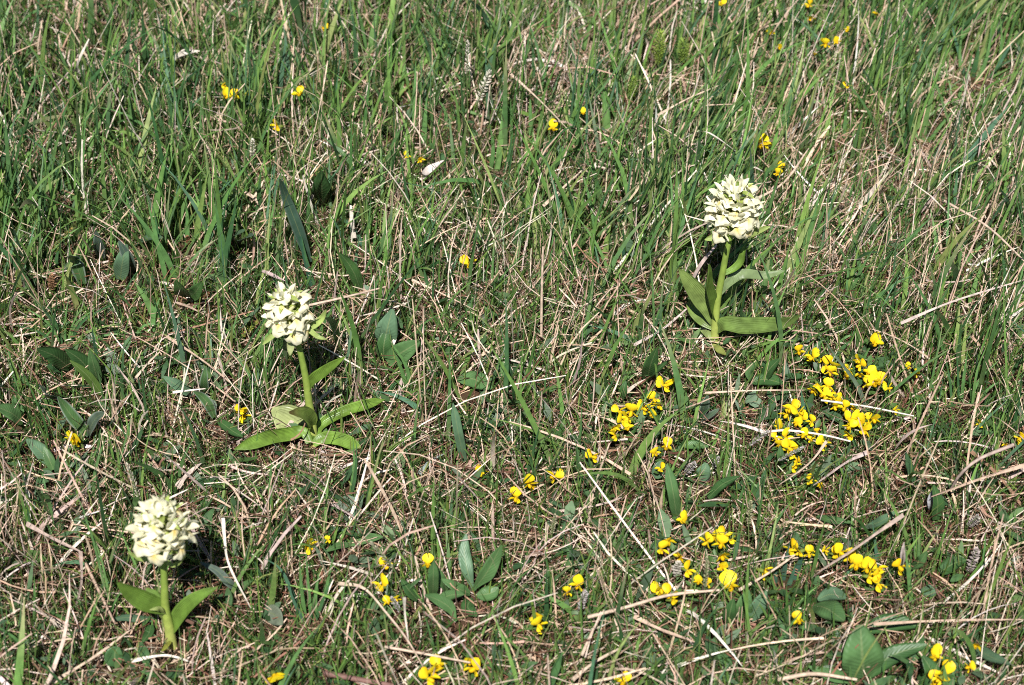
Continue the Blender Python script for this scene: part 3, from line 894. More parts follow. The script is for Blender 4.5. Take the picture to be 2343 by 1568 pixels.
herb('hawkweed', 'grey-blue drooping leaf to one side of the small orchid', 'plant', (548, 1360), [
    ([(545, 1352), (520, 1330), (495, 1305), (458, 1286)], 20, .035, dict(col=(.1, .14, .11), edge=(.18, .21, .17), n=(.3, -.6, .7))),
    ([(548, 1355), (560, 1340), (575, 1330)], 20, .02, {})])
herb('hawkweed', 'bluish leaves low at the foot of the small orchid', 'plant', (340, 1420), [
    ([(352, 1418), (320, 1416), (285, 1413), (250, 1420)], 17, .02, dict(col=(.08, .15, .085), n=(0, -.7, .7))),
    ([(345, 1430), (340, 1450), (325, 1470)], 22, .012, dict(col=GLD)), ([(270, 1525), (262, 1500), (270, 1480)], 46, .02, dict(col=(.06, .14, .05), prof='oval', n=(.2, -.7, .6)))])

# ------------------------------------------------------------------ grass tufts and single broad blades that stand out
B1, B2, B3, B4 = (.115, .24, .075), (.15, .28, .085), (.055, .135, .05), (.20, .30, .08)
B5 = (.075, .17, .10)


def tuft(label, blades, group='broad-bladed grass tufts', cat='grass tuft', name='grass_tuft', mat=None, lean=.25):
    b = G(*blades[0][0][0])
    root = thing(name, label, cat, b, group)
    r = random.Random(len(label) * 7 + len(blades))
    for i, (px, w, col) in enumerate(blades):
        g = G(*px[0])
        ln = r.uniform(lean - .15, lean + .2)
        P3 = np.array([V(*q, g, 0, ln) for q in px]) - b
        P3[0][2] -= .005
        s = float(np.linalg.norm(G(px[0][0] + 1, px[0][1]) - g))
        me = leaf_mesh('blade', P3, w * s, np.array(col) * r.uniform(.9, 1.1), mat or M_GREEN, 'blade', (r.uniform(-.35, .35), -.75, .6), .3, 12, 3, 0, twist=r.uniform(-.4, .4))
        obj('blade', me, root)
        keep(me, b)
    return root


tuft('long straight bright blade with an arched one beside it, upper left meadow', [
    ([(187, 392), (206, 340), (228, 285), (253, 236)], 15, B2), ([(258, 300), (268, 275), (290, 256), (327, 254)], 11, B2), ([(205, 400), (215, 360), (222, 330)], 9, B3)])
tuft('dark wide blade leaning back beside the left picture edge', [([(165, 470), (140, 425), (112, 385), (86, 345)], 18, B3), ([(172, 475), (160, 430), (152, 395)], 10, B1)])
tuft('tall yellow-green blade upright in the left meadow', [([(447, 585), (452, 520), (463, 455), (476, 390)], 15, B4), ([(402, 560), (410, 505), (430, 440)], 17, B2), ([(425, 570), (428, 510), (424, 450)], 12, B1)])
tuft('long dark blade crossing slantwise above the paired round leaves', [([(408, 648), (378, 585), (330, 515), (268, 445)], 14, B1), ([(384, 650), (360, 555), (336, 455)], 13, B1), ([(372, 620), (366, 560), (350, 470)], 10, B3)])
tuft('broad blade reaching up-left beneath the paired round leaves', [([(370, 752), (340, 695), (306, 642)], 20, B2), ([(345, 760), (352, 720), (366, 680)], 14, B1), ([(300, 770), (330, 745), (365, 742)], 8, B1)])
tuft('blade bent over to the right in the left meadow', [([(108, 622), (118, 580), (140, 550), (186, 518)], 13, B2), ([(128, 620), (130, 590), (138, 560)], 12, B3)])
tuft('narrow dark blade running up behind the middle orchid head', [([(713, 660), (690, 560), (668, 470), (640, 395)], 11, (.035, .095, .055)), ([(722, 655), (700, 590), (690, 540)], 8, B3)])
tuft('slanting dark blade to the upper right of the middle orchid', [([(848, 580), (812, 532), (780, 495), (758, 468)], 12, B5), ([(850, 585), (858, 540), (862, 500)], 8, B1)])
tuft('short broad blade pointing up-right in mid meadow', [([(920, 676), (932, 645), (946, 610)], 13, B1), ([(985, 668), (975, 640), (968, 610)], 10, B3)])
tuft('dark upright blade near the top centre', [([(812, 215), (814, 160), (819, 90)], 12, B3), ([(845, 122), (852, 75), (872, -5)], 12, B2), ([(838, 118), (828, 60), (815, 5)], 9, B1)])
tuft('cluster of upright blades in the upper centre meadow', [([(913, 235), (920, 185), (928, 138)], 11, B2), ([(938, 235), (932, 190), (927, 150)], 10, B2), ([(946, 300), (948, 220), (951, 138)], 10, B1), ([(968, 330), (972, 275), (976, 222)], 13, B1), ([(900, 240), (915, 215), (945, 190)], 10, B4)])
tuft('pale green blade arching over to the right, upper centre', [([(1025, 285), (1035, 262), (1065, 254), (1120, 274)], 11, B2), ([(1040, 398), (1034, 330), (1027, 266)], 10, (.13, .21, .10)), ([(1015, 300), (1020, 260), (1000, 225)], 10, B1)])
tuft('wide bright blade standing up right of the upper centre', [([(1134, 398), (1146, 320), (1153, 220)], 16, B2), ([(1120, 395), (1128, 340), (1120, 280)], 11, B1), ([(1150, 398), (1165, 350), (1172, 300)], 9, B3)])
tuft('tall curved blade below the top edge, right of centre', [([(1330, 135), (1336, 100), (1352, 55), (1379, 4)], 12, B2), ([(1260, 110), (1255, 50), (1250, -10)], 11, B2)])
tuft('wide blade with a pale narrow one beside it, right of centre', [([(1390, 305), (1384, 250), (1378, 195)], 16, B2), ([(1379, 398), (1362, 300), (1344, 205)], 10, (.16, .22, .13)), ([(1218, 330), (1213, 275), (1212, 215)], 12, B1), ([(1396, 300), (1385, 235), (1350, 185)], 9, B1)])
tuft('fan of blades left of the tall orchid', [([(1372, 568), (1352, 470), (1330, 390)], 12, B1), ([(1422, 462), (1416, 420), (1408, 388)], 18, B2), ([(1382, 595), (1388, 555), (1398, 515)], 18, B4), ([(1426, 608), (1427, 560), (1425, 518)], 12, (.035, .09, .05)),
                                                     ([(1404, 648), (1370, 570), (1310, 480)], 8, B2), ([(1530, 632), (1550, 605), (1574, 578)], 12, B2)])
tuft('short dark folded leaf blade standing left of the tall orchid stem', [([(1468, 664), (1480, 648), (1503, 632)], 15, (.035, .09, .03)), ([(1450, 680), (1452, 655), (1450, 620)], 11, B1)])
tuft('wide blade leaning right in the upper right meadow', [([(2108, 332), (2118, 270), (2143, 185)], 17, B2), ([(2022, 250), (2028, 190), (2042, 122)], 13, B1), ([(2056, 338), (2042, 295), (2030, 245)], 10, (.03, .085, .04)), ([(2112, 330), (2150, 290), (2190, 240)], 9, B1)])
tuft('dense tuft of long dark blades in the top corner', [([(2250, 165), (2268, 105), (2310, 20)], 11, (.02, .06, .03)), ([(2190, 135), (2212, 105), (2238, 98)], 10, B1), ([(2220, 180), (2232, 140), (2240, 100)], 16, B3), ([(2235, 190), (2260, 120), (2270, 40)], 9, B1), ([(2215, 185), (2190, 110), (2170, 30)], 9, B5),
                                                          ([(2260, 190), (2300, 120), (2335, 70)], 10, B5), ([(2200, 190), (2195, 120), (2205, 40)], 8, B1), ([(2240, 195), (2290, 150), (2342, 130)], 8, B3), ([(2280, 185), (2290, 90), (2285, 20)], 9, B1)])
tuft('bent blade lying level over straw in the upper right meadow', [([(1812, 252), (1845, 238), (1898, 228)], 10, B2), ([(1930, 320), (1934, 270), (1937, 215)], 9, B1)])
tuft('stiff upright blade in straw right of the tall orchid', [([(1934, 572), (1922, 520), (1911, 472)], 12, B2), ([(1946, 570), (1935, 545), (1930, 520)], 10, B2), ([(1960, 575), (1985, 560), (2040, 530)], 8, B1)])
tuft('green blades crossing near the right edge, level with the tall orchid leaves', [([(2214, 705), (2230, 650), (2251, 594)], 13, B2), ([(2195, 612), (2220, 585), (2268, 545)], 12, B2), ([(2020, 720), (2055, 690), (2090, 660)], 13, B3), ([(2150, 720), (2180, 690), (2215, 660)], 10, B1)])
tuft('pale blade cutting across the big yellow patch', [([(1990, 945), (1960, 880), (1915, 820), (1880, 770)], 11, (.14, .2, .13)), ([(1962, 850), (1975, 820), (1995, 785)], 12, B1), ([(1905, 800), (1930, 775), (1970, 760)], 8, B1)])
tuft('bluish blade upright in front of the inner yellow cluster', [([(1850, 985), (1838, 940), (1832, 890)], 15, B5), ([(1842, 900), (1870, 945), (1900, 970)], 6, B3)])
tuft('cluster of bluish blades standing beside the split yellow pair', [([(1790, 1330), (1796, 1290), (1806, 1240)], 13, (.06, .13, .085)), ([(1775, 1335), (1772, 1300), (1778, 1265)], 13, (.06, .13, .085)), ([(1815, 1330), (1832, 1280), (1842, 1240)], 14, (.05, .12, .08)), ([(1800, 1340), (1810, 1320), (1820, 1290)], 14, B5)])
tuft('bluish grass fan rising at the lower left of centre', [([(692, 1420), (665, 1350), (640, 1300), (600, 1275)], 11, B5), ([(700, 1425), (690, 1350), (685, 1270)], 10, B1), ([(712, 1420), (705, 1340), (700, 1265)], 9, B1), ([(720, 1425), (720, 1370), (730, 1310)], 13, B1), ([(735, 1405), (750, 1330), (768, 1255)], 10, B1), ([(705, 1430), (670, 1370), (655, 1320)], 9, B5), ([(715, 1425), (740, 1370), (765, 1310)], 9, B3)])
tuft('slender blade pair standing below the middle orchid leaves', [([(800, 1130), (810, 1060), (807, 1000)], 9, B1), ([(795, 1140), (812, 1090), (816, 1010)], 9, B3), ([(525, 1185), (512, 1150), (495, 1130)], 10, B5)])
tuft('silvery blue blade lying slantwise below the middle of the meadow', [([(945, 1092), (980, 1060), (1020, 1036)], 12, (.24, .30, .27))], lean=1.5)
tuft('long blade arching beside the right leaf of the middle orchid', [([(985, 962), (950, 930), (905, 905), (862, 895)], 14, B5), ([(935, 900), (920, 850), (898, 800)], 12, B1), ([(940, 905), (930, 840), (885, 770)], 10, B1), ([(880, 905), (900, 880), (925, 870)], 11, B3)])
tuft('narrow blades standing near the right lower edge', [([(2088, 1380), (2078, 1320), (2070, 1250)], 11, B1), ([(2010, 1300), (2003, 1250), (1995, 1190)], 9, B5), ([(2210, 1420), (2215, 1380), (2225, 1330)], 10, B3)])
tuft('fine dark grass tuft beside the right edge, level with the big yellow patch', [([(2200, 920), (2205, 860), (2215, 790)], 8, B1), ([(2180, 930), (2172, 870), (2160, 810)], 7, B3), ([(2215, 925), (2240, 870), (2290, 820)], 7, B1), ([(2235, 930), (2260, 890), (2320, 860)], 7, B1), ([(2150, 930), (2130, 880), (2100, 850)], 6, B3), ([(2195, 925), (2190, 850), (2185, 770)], 7, B3), ([(2225, 930), (2235, 850), (2262, 780)], 7, B2)])
tuft('spreading fine grass tuft at the left edge below the meadow blades', [([(150, 790), (175, 740), (230, 700)], 6, B1), ([(155, 795), (200, 760), (285, 738)], 6, B4), ([(145, 790), (110, 740), (50, 700)], 6, B1), ([(140, 792), (90, 760), (15, 740)], 6, B3), ([(148, 790), (150, 730), (160, 670)], 6, B1), ([(152, 790), (190, 735), (270, 690)], 7, B3),
                                                                            ([(146, 792), (125, 730), (95, 670)], 5, B3), ([(160, 795), (230, 770), (330, 760)], 6, B1), ([(140, 795), (100, 780), (60, 760)], 6, B4), ([(150, 792), (165, 745), (195, 690)], 5, B2)])

# ------------------------------------------------------------------ dry stalks and dead leaves that stand out
S1, S2, S3, SW = (.60, .46, .35), (.50, .36, .27), (.42, .32, .27), (.78, .70, .60)


def stalk(label, px, w, col=S1, h=.03, group='dry straw stalks lying in the turf', flat=True, name='straw_stalk', cat='straw', dead=False):
    hs = h if isinstance(h, (list, tuple)) else [h] * len(px)
    P3 = np.array([G(*q, hh) for q, hh in zip(px, hs)])
    b = P3[0].copy()
    b[2] = H(b[0], b[1])
    s = float(np.linalg.norm(G(px[0][0] + 1, px[0][1]) - G(*px[0])))
    if flat:
        me = leaf_mesh(name, P3 - b, w * s, col, M_STRAW, 'lance' if dead else 'straw', (.2, -.6, .7), .5 if dead else .35, 16, 5 if dead else 3, .15 if dead else 0, twist=.8)
    else:
        me = tubes_mesh(name, [(P3 - b, [w * s * .5, w * s * .45, w * s * .4, w * s * .3], col, 18, 6)], M_STRAW)
    keep(me, b)
    return tag(obj(name, me, loc=b), label, cat, group)


STALKS = [
    ('long straw running out from the middle orchid head', [(706, 699), (790, 680), (884, 656)], 6, S1, [.05, .05, .04]),
    ('long straw sloping down through mid meadow towards the right', [(942, 640), (1010, 672), (1090, 712)], 5, S1, .03),
    ('straw sloping up-right above the tall orchid', [(1504, 264), (1570, 228), (1645, 196)], 5, S1, .06),
    ('white arched straw in the upper right meadow', [(1582, 308), (1612, 302), (1640, 316), (1683, 347)], 6, SW, [.05, .07, .07, .05]),
    ('straw sloping down-right from the top centre', [(1168, 170), (1240, 236), (1318, 318)], 6, S1, .05),
    ('thick straw sloping up-right left of the tall orchid', [(1242, 472), (1290, 428), (1334, 388)], 7, S1, .05),
    ('straight upright pale straw in the centre', [(1238, 770), (1239, 670), (1242, 565)], 7, S1, [.01, .05, .09]),
    ('white bent stem to one side of the small orchid', [(510, 1185), (513, 1230), (524, 1295), (573, 1392)], 8, SW, [.05, .04, .03, .012]),
    ('long thin straw level between the two yellow patches', [(1612, 899), (1720, 894), (1840, 893)], 5, S1, .028),
    ('long thin straw leaving the big yellow patch towards the right', [(1878, 916), (1980, 930), (2090, 952)], 5, SW, .028),
    ('thick grey woody stalk slanting past the last yellow groups', [(2066, 1178), (2010, 1216), (1950, 1258), (1890, 1296), (1855, 1322)], 10, S3, [.05, .045, .04, .03, .02]),
    ('long level straw in the lower right corner', [(1998, 1428), (2160, 1420), (2345, 1418)], 7, S2, .03),
    ('long pale straw below the lowest middle yellow cluster', [(1345, 1412), (1430, 1390), (1530, 1362), (1645, 1350)], 9, S1, .03),
    ('broken straw slanting down-right under the pale straw', [(1450, 1410), (1510, 1440), (1590, 1470)], 11, S2, .022),
    ('straight straw rising up-right from the lower edge, centre', [(1308, 1556), (1360, 1515), (1430, 1478)], 9, S1, .025),
    ('second straw rising beside it, crossing at the lower edge', [(1330, 1500), (1352, 1450), (1382, 1395)], 7, S1, .03),
    ('bent straw descending from the broad yellow flower to the lower cluster', [(774, 1335), (832, 1346), (885, 1405), (932, 1466), (972, 1534)], 8, S1, [.03, .035, .03, .03, .02]),
    ('upright stick meeting the bent straw', [(924, 1366), (926, 1410), (934, 1470)], 8, SW, [.05, .03, .02]),
    ('level straw above the lower yellow cluster', [(880, 1480), (960, 1494), (1075, 1516)], 7, S1, .025),
    ('grey twig slanting down from the left edge', [(60, 1198), (120, 1232), (186, 1264)], 11, S3, .03),
    ('grey twig bending down from the slanting twig', [(184, 1262), (186, 1330), (172, 1390)], 9, S3, .03),
    ('long thin twig descending left of the small orchid', [(196, 1290), (230, 1360), (262, 1425)], 8, S2, .025),
    ('thick straw at the lower left, sloping up to the orchid foot', [(110, 1568), (220, 1500), (300, 1440)], 9, S1, .02),
    ('pale straw lying across in front of the small orchid', [(300, 1512), (380, 1500), (450, 1520)], 9, SW, .015),
    ('forked grey stalk bending by the right edge', [(2318, 1018), (2240, 1050), (2198, 1084), (2174, 1120)], 9, S3, [.05, .05, .04, .02]),
    ('long stalk crossing to the right edge below the forked one', [(2345, 1064), (2240, 1096), (2130, 1136)], 9, S2, .035),
    ('pale crumpled dead leaf in the upper centre', [(962, 408), (985, 388), (1015, 368)], 18, (.75, .66, .62), [.02, .035, .04]),
    ('white curled dead leaf in the upper left', [(395, 138), (425, 122), (462, 118)], 16, SW, [.03, .045, .04]),
    ('white upright dead blade tip in the left meadow', [(175, 165), (180, 140), (204, 90)], 10, SW, [.04, .06, .08]),
    ('white flat dead blade standing in mid meadow', [(808, 545), (806, 510), (803, 470)], 14, SW, [.015, .03, .045]),
    ('white straw fragment right of the middle orchid stem', [(893, 800), (900, 785), (912, 762)], 9, SW, [.01, .02, .025]),
    ('pinkish dead blade above the middle orchid head', [(600, 620), (625, 632), (655, 645)], 10, (.5, .38, .36), [.04, .045, .04]),
    ('pale dead blade with a brown edge, left of centre top', [(560, 440), (580, 455), (590, 470)], 10, S1, .03),
    ('fan of pale straw beside the tall orchid stem', [(1570, 668), (1600, 610), (1640, 560)], 12, (.56, .44, .40), [.02, .05, .07]),
    ('pale straw pointing to the foot of the tall orchid', [(1450, 790), (1520, 750), (1590, 690)], 7, (.54, .44, .40), .03),
    ('long straw slanting down past the big yellow patch into dead stalks', [(1890, 1010), (1850, 1060), (1780, 1110)], 7, S1, .03),
    ('straw crossing low through the big yellow patch', [(1740, 990), (1800, 985), (1880, 995), (1945, 1010)], 6, SW, .028),
    ('thick straw sloping down right of the big yellow patch', [(1985, 1035), (1935, 1058), (1860, 1110)], 9, (.5, .39, .36), .025),
    ('level white straw piece near the upper left plants', [(395, 898), (430, 894), (470, 890)], 6, SW, .03),
    ('slanting straw above the silver-edged plant', [(310, 865), (340, 830), (372, 800)], 6, S1, .03),
    ('long straw bundle running down-right over the left turf', [(380, 770), (470, 830), (560, 905)], 7, S2, .03),
    ('short white straws at the left, below the silvery leaf', [(335, 1178), (370, 1150), (430, 1120)], 7, SW, .025),
    ('broad dead blade folded on the turf below the middle orchid', [(405, 1115), (425, 1090), (460, 1060)], 15, (.55, .45, .38), .02),
    ('straw lying right over the lower vetch group', [(1690, 1350), (1760, 1310), (1840, 1255)], 7, S1, .025),
    ('dark red-brown dead stem at the lower edge', [(740, 1540), (850, 1560), (960, 1580)], 14, (.22, .12, .10), .015),
    ('thick pale straw at the lower edge right of centre', [(1780, 1555), (1860, 1542), (1960, 1555)], 11, S1, .02),
    ('grey stub standing beside the pale-tipped yellow flower', [(2060, 1300), (2064, 1270), (2068, 1240)], 13, (.62, .52, .48), [.01, .03, .045]),
    ('pale blade crossing the upper right straw', [(1700, 470), (1790, 420), (1850, 340)], 6, S1, .05),
    ('long pale stem arching down at the right edge', [(2160, 460), (2260, 520), (2345, 600)], 6, S1, .05),
    ('straw sloping down-right from the tall orchid to the right edge', [(2060, 740), (2180, 690), (2345, 640)], 7, (.55, .45, .40), .045),
]
for i, (lab, px, w, c, h) in enumerate(STALKS):
    ln = math.hypot(px[-1][0] - px[0][0], px[-1][1] - px[0][1])
    stalk(lab, px, w, c, h, flat=not (ln > 150 and (w > 13 or i % 3 == 0)), dead=ln < 75 and w >= 9)


# ------------------------------------------------------------------ grass flower spikes and seed heads
def spike(label, foot, bottom, top, w, col, name='grass_spike', cat='grass spike', stemcol=(.14, .2, .07), fine=False, group='grass spikes and seed heads'):
    b = G(*foot)
    p0, p1 = V(*bottom, b, 0, .1), V(*top, b, 0, .1)
    root = thing(name, label, cat, b, group)
    me = tubes_mesh('stalk', [([np.array([0, 0, -.004]), (p0 - b) * .5 + np.array([0, 0, .002]), p0 - b, (p1 - b) * .9 + (p0 - b) * .1], [.0006, .0005, .0005, .0003], stemcol, 10, 5)], M_HERB)
    obj('stalk', me, root)
    keep(me, b)
    s = float(np.linalg.norm(G(foot[0] + 1, foot[1]) - b))
    r = np.random.default_rng(len(label))
    n = 150 if fine else 46
    sv, sf, scol = [], [], []
    ax = p1 - p0
    L = np.linalg.norm(ax); ax = ax / L
    e1 = nrm(np.cross(ax, [0, 1, .2])); e2 = np.cross(ax, e1)
    for i in range(n):
        t = i / (n - 1)
        a = i * 2.4
        rd = e1 * math.cos(a) + e2 * math.sin(a)
        rad = w * s * .5 * math.sin(math.pi * min(.95, .12 + .8 * t)) ** .6
        c0 = p0 - b + ax * L * t * .93
        tip = c0 + rd * rad * r.uniform(.7, 1.15) + ax * L * .11 * r.uniform(.6, 1.2)
        sd = nrm(np.cross(tip - c0, rd + .3 * ax + 1e-4)) * w * s * (r.uniform(.02, .035) if fine else r.uniform(.12, .2))
        m_ = c0 * .45 + tip * .55
        k0 = len(sv)
        sv += [c0, m_ - sd, tip, m_ + sd]
        sf.append([k0, k0 + 1, k0 + 2, k0 + 3])
        cc = np.array(col) * r.uniform(.7, 1.25)
        scol += [cc] * 4
    me = mesh_from('seed_head', np.array(sv), np.array(sf), np.array(scol), (M_SEED,), smooth=False)
    obj('seed_head', me, root)
    keep(me, b)
    return root


GH, GP, YG, BR = (.44, .40, .39), (.68, .63, .53), (.30, .33, .10), (.26, .13, .07)
for a in [
    ('pale open grass panicle right of top centre', (1100, 300), (1092, 238), (1122, 160), 26, GP),
    ('thin pale grass spike near the top centre', (1070, 310), (1068, 170), (1070, 92), 14, GP),
    ('pale grass spike in the upper left meadow', (580, 420), (576, 360), (578, 318), 16, GP),
    ('grey grass head leaning right over the big patch corner', (1712, 1085), (1712, 1020), (1758, 985), 17, GH),
    ('grey grass head leaning under the yellow cluster', (1775, 1100), (1778, 1055), (1838, 1022), 15, GH),
    ('fuzzy grey grass head below the slanting yellow row', (1560, 1125), (1566, 1085), (1590, 1058), 22, GH),
    ('small pale grass head beside the fuzzy grey one', (1625, 1110), (1630, 1072), (1645, 1045), 15, GH),
    ('slanting grass spike over the lower left turf', (930, 1390), (900, 1300), (847, 1240), 17, (.36, .34, .24)),
    ('upright pale grass spike in the lower right', (1712, 1260), (1712, 1205), (1718, 1145), 18, (.36, .34, .2)),
    ('upright grass spike above the brown thatch', (1262, 1270), (1262, 1225), (1270, 1178), 16, (.36, .34, .22)),
    ('dark fuzzy grass spike right of the brown thatch', (1322, 1440), (1325, 1400), (1340, 1352), 24, GH),
    ('yellow-green grass spike in the lower centre', (942, 1450), (944, 1420), (962, 1388), 14, YG),
    ('small grey-brown grass spike beside the yellow-green one', (905, 1440), (915, 1400), (895, 1366), 16, GH),
    ('upright grass spike by the dandelion rosette', (980, 1290), (978, 1250), (966, 1200), 13, (.32, .3, .2)),
    ('white fluffy grass head above the lowest middle cluster', (1545, 1345), (1548, 1320), (1552, 1285), 30, (.5, .46, .4)),
    ('pale grass spike behind two small buds', (1612, 1420), (1612, 1350), (1618, 1275), 18, (.34, .32, .2)),
    ('brown plantain head at the lower edge', (1580, 1568), (1580, 1545), (1582, 1490), 24, (.30, .17, .11)),
    ('brown spike in front of the large pointed leaf', (1965, 1560), (1962, 1535), (1970, 1480), 14, BR),
    ('whitish grass spike above the small orchid', (325, 1180), (322, 1150), (290, 1062), 17, (.52, .48, .38)),
    ('dark brown sedge head below the middle orchid leaf tip', (512, 1080), (514, 1050), (520, 985), 12, (.12, .08, .05)),
    ('pale grey grass head at the right edge, lower meadow', (2210, 1230), (2212, 1205), (2240, 1180), 26, (.5, .45, .42)),
    ('grey fluffy head against the right edge straw', (2200, 1330), (2215, 1310), (2235, 1255), 30, (.42, .36, .34)),
    ('yellow-green grass spike standing left of the middle orchid', (535, 785), (545, 778), (590, 735), 16, (.3, .33, .06)),
    ('ochre grass spike slanting in the left meadow', (105, 625), (112, 575), (165, 522), 13, (.26, .2, .06)),
    ('bright yellow-green bedstraw sprig in the upper right', (1520, 190), (1505, 150), (1512, 70), 40, (.3, .42, .07), 'grass_spike', 'bedstraw', (.14, .2, .07), True),
    ('second bedstraw sprig beside the bright one', (1580, 190), (1570, 150), (1560, 90), 36, (.26, .38, .07), 'grass_spike', 'bedstraw', (.14, .2, .07), True),
    ('bright feathery green sprig left of the bedstraw', (1448, 270), (1445, 225), (1450, 175), 24, (.28, .42, .07), 'grass_spike', 'bedstraw', (.14, .2, .07), True),
]:
    spike(*a)
for a in [
    ('round brown seed ball at the left edge', (120, 690), (116, 662), (120, 628), 26, (.32, .18, .10)),
    ('small red-brown sedge head in the left meadow', (428, 590), (432, 560), (428, 540), 16, BR),
    ('small red-brown sedge head among left blades', (460, 700), (462, 686), (478, 670), 14, BR),
    ('red-brown sedge head near the left edge', (245, 640), (250, 610), (255, 580), 14, (.2, .11, .06)),
    ('red-brown sedge head beneath the far meadow flowers', (885, 330), (886, 322), (888, 305), 12, BR),
    ('small brown sedge head by the slanting yellow row', (1448, 905), (1450, 895), (1452, 870), 14, (.2, .11, .07)),
    ('brown sedge head between the two yellow patches', (1718, 970), (1718, 955), (1716, 935), 15, (.2, .11, .07)),
]:
    spike(*a, name='sedge_head', cat='sedge')

# ------------------------------------------------------------------ turf (the uncountable rest)
MASK_S = 4
mh, mw = 1568 // MASK_S + 60, 2342 // MASK_S + 60
mask = np.zeros((mh, mw), np.float32)
KP = np.concatenate([np.asarray(a, float) for a in KEEP])
ku, kv, kd = project(KP)
ki, kj = ((kv / MASK_S) + 30).astype(int), ((ku / MASK_S) + 30).astype(int)
ok = (ki > 1) & (ki < mh - 2) & (kj > 1) & (kj < mw - 2)
ki, kj, kd = ki[ok], kj[ok], kd[ok]
for a in (-1, 0, 1):
    for b in (-1, 0, 1):
        np.maximum.at(mask, (ki + a, kj + b), kd)


def clear(pts, keep_p=.12):
    """False for a blade that would stand in front of one of the plants above"""
    u, v, d = project(pts)
    i = np.clip((v / MASK_S + 30), 0, mh - 1).astype(int)
    j = np.clip((u / MASK_S + 30), 0, mw - 1).astype(int)
    hit = (mask[i, j] > d + .004).any(axis=1)
    return ~hit | (rng.random(len(pts)) < keep_p)


def blade_pts(P, az, tilt, bend, L, K, curl):
    N = len(P)
    s = np.linspace(0, 1, K)
    th = tilt[:, None] + bend[:, None] * s[None]
    aa = az[:, None] + curl[:, None] * s[None]
    st = np.stack([np.sin(th) * np.cos(aa), np.sin(th) * np.sin(aa), np.cos(th)], -1) * (L / (K - 1))[:, None, None]
    c = np.concatenate([np.zeros((N, 1, 3)), np.cumsum(st[:, :-1], 1)], 1) + P[:, None]
    return c, st


class Bag:
    def __init__(s): s.v, s.f, s.c, s.m, s.n = [], [], [], [], 0

    def add(s, c, st, W, prof, col, mi, roll, tipcol=None, rootcol=None):
        N, K = c.shape[:2]
        t = nrm(st)
        hp = np.stack([-t[..., 1], t[..., 0], np.zeros_like(t[..., 0])], -1)
        hp = nrm(hp + 1e-6)
        nr = np.cross(hp, t)
        side = hp * np.cos(roll)[:, None, None] + nr * np.sin(roll)[:, None, None]
        w = prof(np.linspace(0, 1, K))[None, :] * W[:, None] * .5
        v = np.stack([c - side * w[..., None], c + side * w[..., None]], 2)
        q = np.arange(N)[:, None] * (2 * K) + np.arange(K - 1)[None] * 2
        f = np.stack([q, q + 1, q + 3, q + 2], -1).reshape(-1, 4) + s.n
        cc = np.repeat(np.repeat(col[:, None], K, 1)[:, :, None], 2, 2)
        ss = np.linspace(0, 1, K)
        if tipcol is not None:
            k_ = np.clip((ss - .55) / .45, 0, 1)[None, :, None, None] * tipcol[1][:, None, None, None]
            cc = cc * (1 - k_) + np.asarray(tipcol[0]) * k_
        if rootcol is not None:
            k_ = np.clip(1 - ss / .35, 0, 1)[None, :, None, None] * .7
            cc = cc * (1 - k_) + np.asarray(rootcol) * k_
        s.v.append(v.reshape(-1, 3)); s.f.append(f); s.c.append(cc.reshape(-1, 3)); s.m.append(np.full(len(f), mi))
        s.n += N * K * 2

    def mesh(s, name, mats):
        return mesh_from(name, np.concatenate(s.v), np.concatenate(s.f), np.concatenate(s.c), mats, mat_idx=np.concatenate(s.m))


def pick(pal, N, jit=.22):
    cols = np.array([p[1:] for p in pal]); w = np.array([p[0] for p in pal], float)
    c = cols[rng.choice(len(cols), N, p=w / w.sum())]
    return np.clip(c * rng.uniform(1 - jit, 1 + jit, (N, 1)) * rng.uniform(.94, 1.06, (N, 3)), 0, 1)


GREENS = [(3, .125, .245, .06), (3, .09, .19, .06), (2, .17, .29, .07), (1.8, .04, .10, .035), (.8, .25, .31, .10), (.8, .09, .19, .10)]
FINE = [(3, .105, .20, .045), (3, .045, .105, .028), (1.8, .155, .235, .05), (.8, .22, .27, .08)]
LOWS = [(2.5, .50, .355, .25), (2.4, .34, .21, .14), (1.6, .68, .55, .44), (3, .20, .095, .06), (2.6, .085, .04, .025)]
STRAWS = [(4, .58, .43, .32), (3, .46, .32, .225), (1.8, .74, .63, .52), (2.2, .28, .15, .10), (1.6, .14, .068, .042), (1.2, .54, .42, .36)]
HERBS = [(2, .06, .125, .045), (2, .04, .09, .035), (1, .09, .14, .08), (1, .075, .14, .04)]


def blob(u, v, cu, cv, ru, rv, a):
    return a * np.exp(-((u - cu) / ru) ** 2 - ((v - cv) / rv) ** 2)


def noise2(x, y, f, ph):
    return (np.sin(x * f + ph) * np.cos(y * f * 1.13 - ph * 1.7) + .6 * np.sin((x + y) * f * 1.9 + ph * 2.3) + .5 * np.cos((x - .7 * y) * f * 3.1 + ph)) / 2.1


